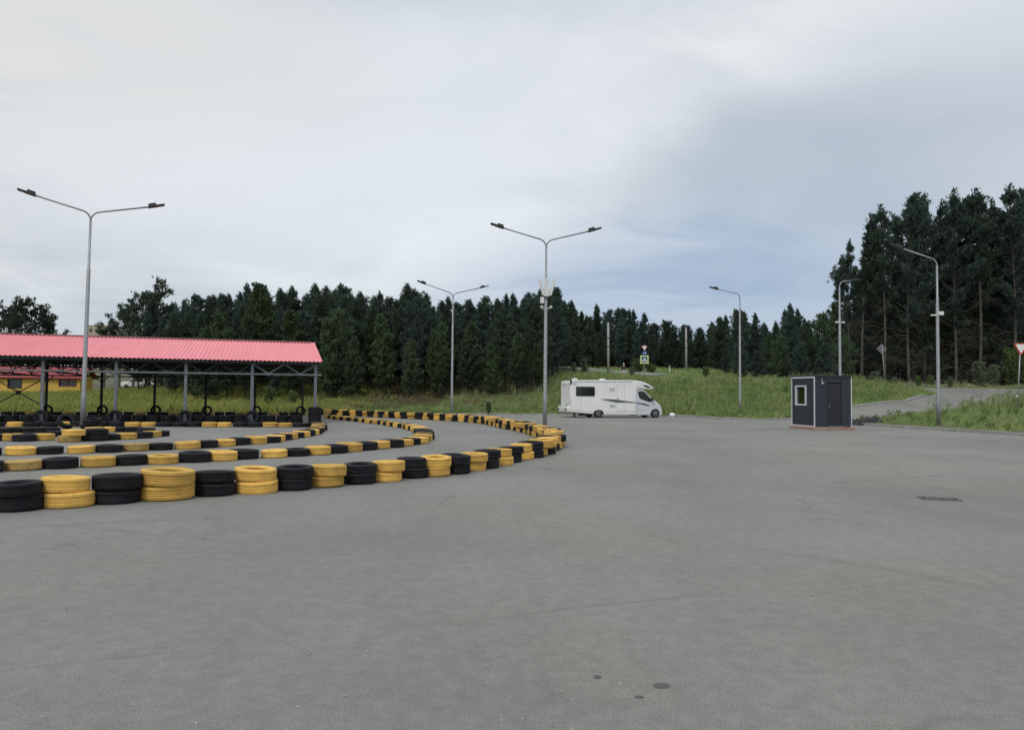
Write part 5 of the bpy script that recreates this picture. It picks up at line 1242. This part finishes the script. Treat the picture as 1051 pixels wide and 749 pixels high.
# ------------------------------------------------------------------ world, sun, render
w = bpy.data.worlds.new('World'); scene.world = w; w.use_nodes = True; nt = w.node_tree; N = nt.nodes; L = nt.links
bgn = N['Background']; SUN_EL, SUN_AZ = R(48), R(200)   # azimuth clockwise from +Y: behind the camera, to the left
sky = N.new('ShaderNodeTexSky'); sky.sky_type = 'NISHITA'; sky.sun_disc = False; sky.sun_elevation = SUN_EL; sky.sun_rotation = SUN_AZ
sky.altitude = 200; sky.air_density = 1.0; sky.dust_density = 2.0
tc = N.new('ShaderNodeTexCoord'); sep = N.new('ShaderNodeSeparateXYZ'); L.new(tc.outputs['Generated'], sep.inputs[0])
def M_(op, a, b=None, c=None, clamp=False):
    n = N.new('ShaderNodeMath'); n.operation = op; n.use_clamp = clamp
    for i, v_ in enumerate((a, b, c)):
        if v_ is None: continue
        if isinstance(v_, (int, float)): n.inputs[i].default_value = v_
        else: L.new(v_, n.inputs[i])
    return n.outputs[0]
def MR(v_, a, b, c, d, smooth=True):
    n = N.new('ShaderNodeMapRange'); n.interpolation_type = 'SMOOTHSTEP' if smooth else 'LINEAR'
    for k_, x in zip(('From Min', 'From Max', 'To Min', 'To Max'), (a, b, c, d)): n.inputs[k_].default_value = x
    L.new(v_, n.inputs[0]); return n.outputs[0]
zz = M_('ADD', M_('MAXIMUM', sep.outputs[2], 0.0), .22)
u = M_('DIVIDE', sep.outputs[0], zz); v_ = M_('DIVIDE', sep.outputs[1], zz)
cmb = N.new('ShaderNodeCombineXYZ'); L.new(u, cmb.inputs[0]); L.new(v_, cmb.inputs[1])
def NZ(sc, det, rough, dist=0, off=(0, 0, 0), st=(1, 1, 1)):
    mp = N.new('ShaderNodeMapping'); mp.inputs['Location'].default_value = off; mp.inputs['Scale'].default_value = st; mp.inputs['Rotation'].default_value = (0, 0, .25); L.new(cmb.outputs[0], mp.inputs[0])
    n = N.new('ShaderNodeTexNoise'); n.inputs['Scale'].default_value = sc; n.inputs['Detail'].default_value = det; n.inputs['Roughness'].default_value = rough; n.inputs['Distortion'].default_value = dist
    L.new(mp.outputs[0], n.inputs['Vector']); return n.outputs['Fac']
soft = NZ(.55, 4, .45, .6, (3.1, 1.2, 0), (1, 1.1, 1)); fine = NZ(1.6, 5, .5, .8, (0.3, 5, 0), (1, 1.5, 1))
mixv = M_('ADD', M_('MULTIPLY', soft, .7), M_('MULTIPLY', fine, .3))
cr = N.new('ShaderNodeValToRGB'); el = cr.color_ramp.elements
el[0].position = .40; el[0].color = (.50, .565, .635, 1); el[1].position = .57; el[1].color = (.83, .865, .885, 1)
L.new(mixv, cr.inputs[0])
# thinner, bluer cloud low over the embankment and to its right
def lobe(px, py, wx, wz, soft0=0.0):
    d = ray(px, py).normalized()
    dx = M_('DIVIDE', M_('SUBTRACT', sep.outputs[0], d.x), wx); dz = M_('DIVIDE', M_('SUBTRACT', sep.outputs[2], d.z), wz)
    r2 = M_('ADD', M_('MULTIPLY', dx, dx), M_('MULTIPLY', dz, dz))
    front = M_('GREATER_THAN', sep.outputs[1], 0)
    return M_('MULTIPLY', MR(r2, 0, 1.0, 1, 0), front)
l1 = lobe(735, 315, .46, .16); l2 = lobe(905, 165, .36, .11)
l1 = M_('MULTIPLY', l1, MR(fine, .3, .62, 1.0, .72)); l2 = M_('MULTIPLY', l2, MR(soft, .3, .7, .95, .5))
def mixc(f, a, col):
    n = N.new('ShaderNodeMix'); n.data_type = 'RGBA'; L.new(f, n.inputs[0]); L.new(a, n.inputs[6])
    if isinstance(col, tuple): n.inputs[7].default_value = (*col, 1)
    else: L.new(col, n.inputs[7])
    return n.outputs[2]
c = mixc(l2, cr.outputs[0], (.42, .51, .60)); c = mixc(l1, c, (.38, .485, .645))
l3 = lobe(395, 120, .42, .17); c = mixc(M_('MULTIPLY', l3, .7), c, (.84, .88, .92))
l4 = lobe(20, 60, .42, .26); c = mixc(M_('MULTIPLY', l4, MR(fine, .3, .6, .55, .95)), c, (.80, .80, .79))
l5 = lobe(1030, 110, .34, .16); c = mixc(M_('MULTIPLY', l5, MR(soft, .35, .65, .9, .45)), c, (.50, .56, .64))
l6 = lobe(300, 215, .40, .13); c = mixc(M_('MULTIPLY', l6, .6), c, (.80, .86, .92))
# overcast sky is brighter towards the zenith
g_ = MR(sep.outputs[2], .42, .95, 1.0, 1.7)
sc_ = N.new('ShaderNodeVectorMath'); sc_.operation = 'SCALE'; L.new(c, sc_.inputs[0]); L.new(M_('MULTIPLY', g_, 10.0), sc_.inputs['Scale'])
fin = mixc(M_('ADD', M_('MULTIPLY', sep.outputs[2], 0.0), .93), sky.outputs[0], sc_.outputs[0])
L.new(fin, bgn.inputs[0]); bgn.inputs[1].default_value = .1
sl_ = bpy.data.lights.new('sun', 'SUN'); sl_.energy = 1.1; sl_.angle = R(14); sl_.color = (1, .965, .91)
so = bpy.data.objects.new('sun', sl_); COL.objects.link(so)
sd = Vector((math.sin(SUN_AZ)*math.cos(SUN_EL), math.cos(SUN_AZ)*math.cos(SUN_EL), math.sin(SUN_EL)))
so.rotation_euler = sd.to_track_quat('Z', 'Y').to_euler(); so.location = (0, 0, 60)
scene.render.engine = 'CYCLES'; scene.render.resolution_x = 1024; scene.render.resolution_y = 729
vs_ = scene.view_settings; vs_.view_transform = 'Standard'; vs_.look = 'None'; vs_.gamma = 1; vs_.use_curve_mapping = False; vs_.exposure = 0
scene.cycles.max_bounces = 6; scene.cycles.transparent_max_bounces = 6
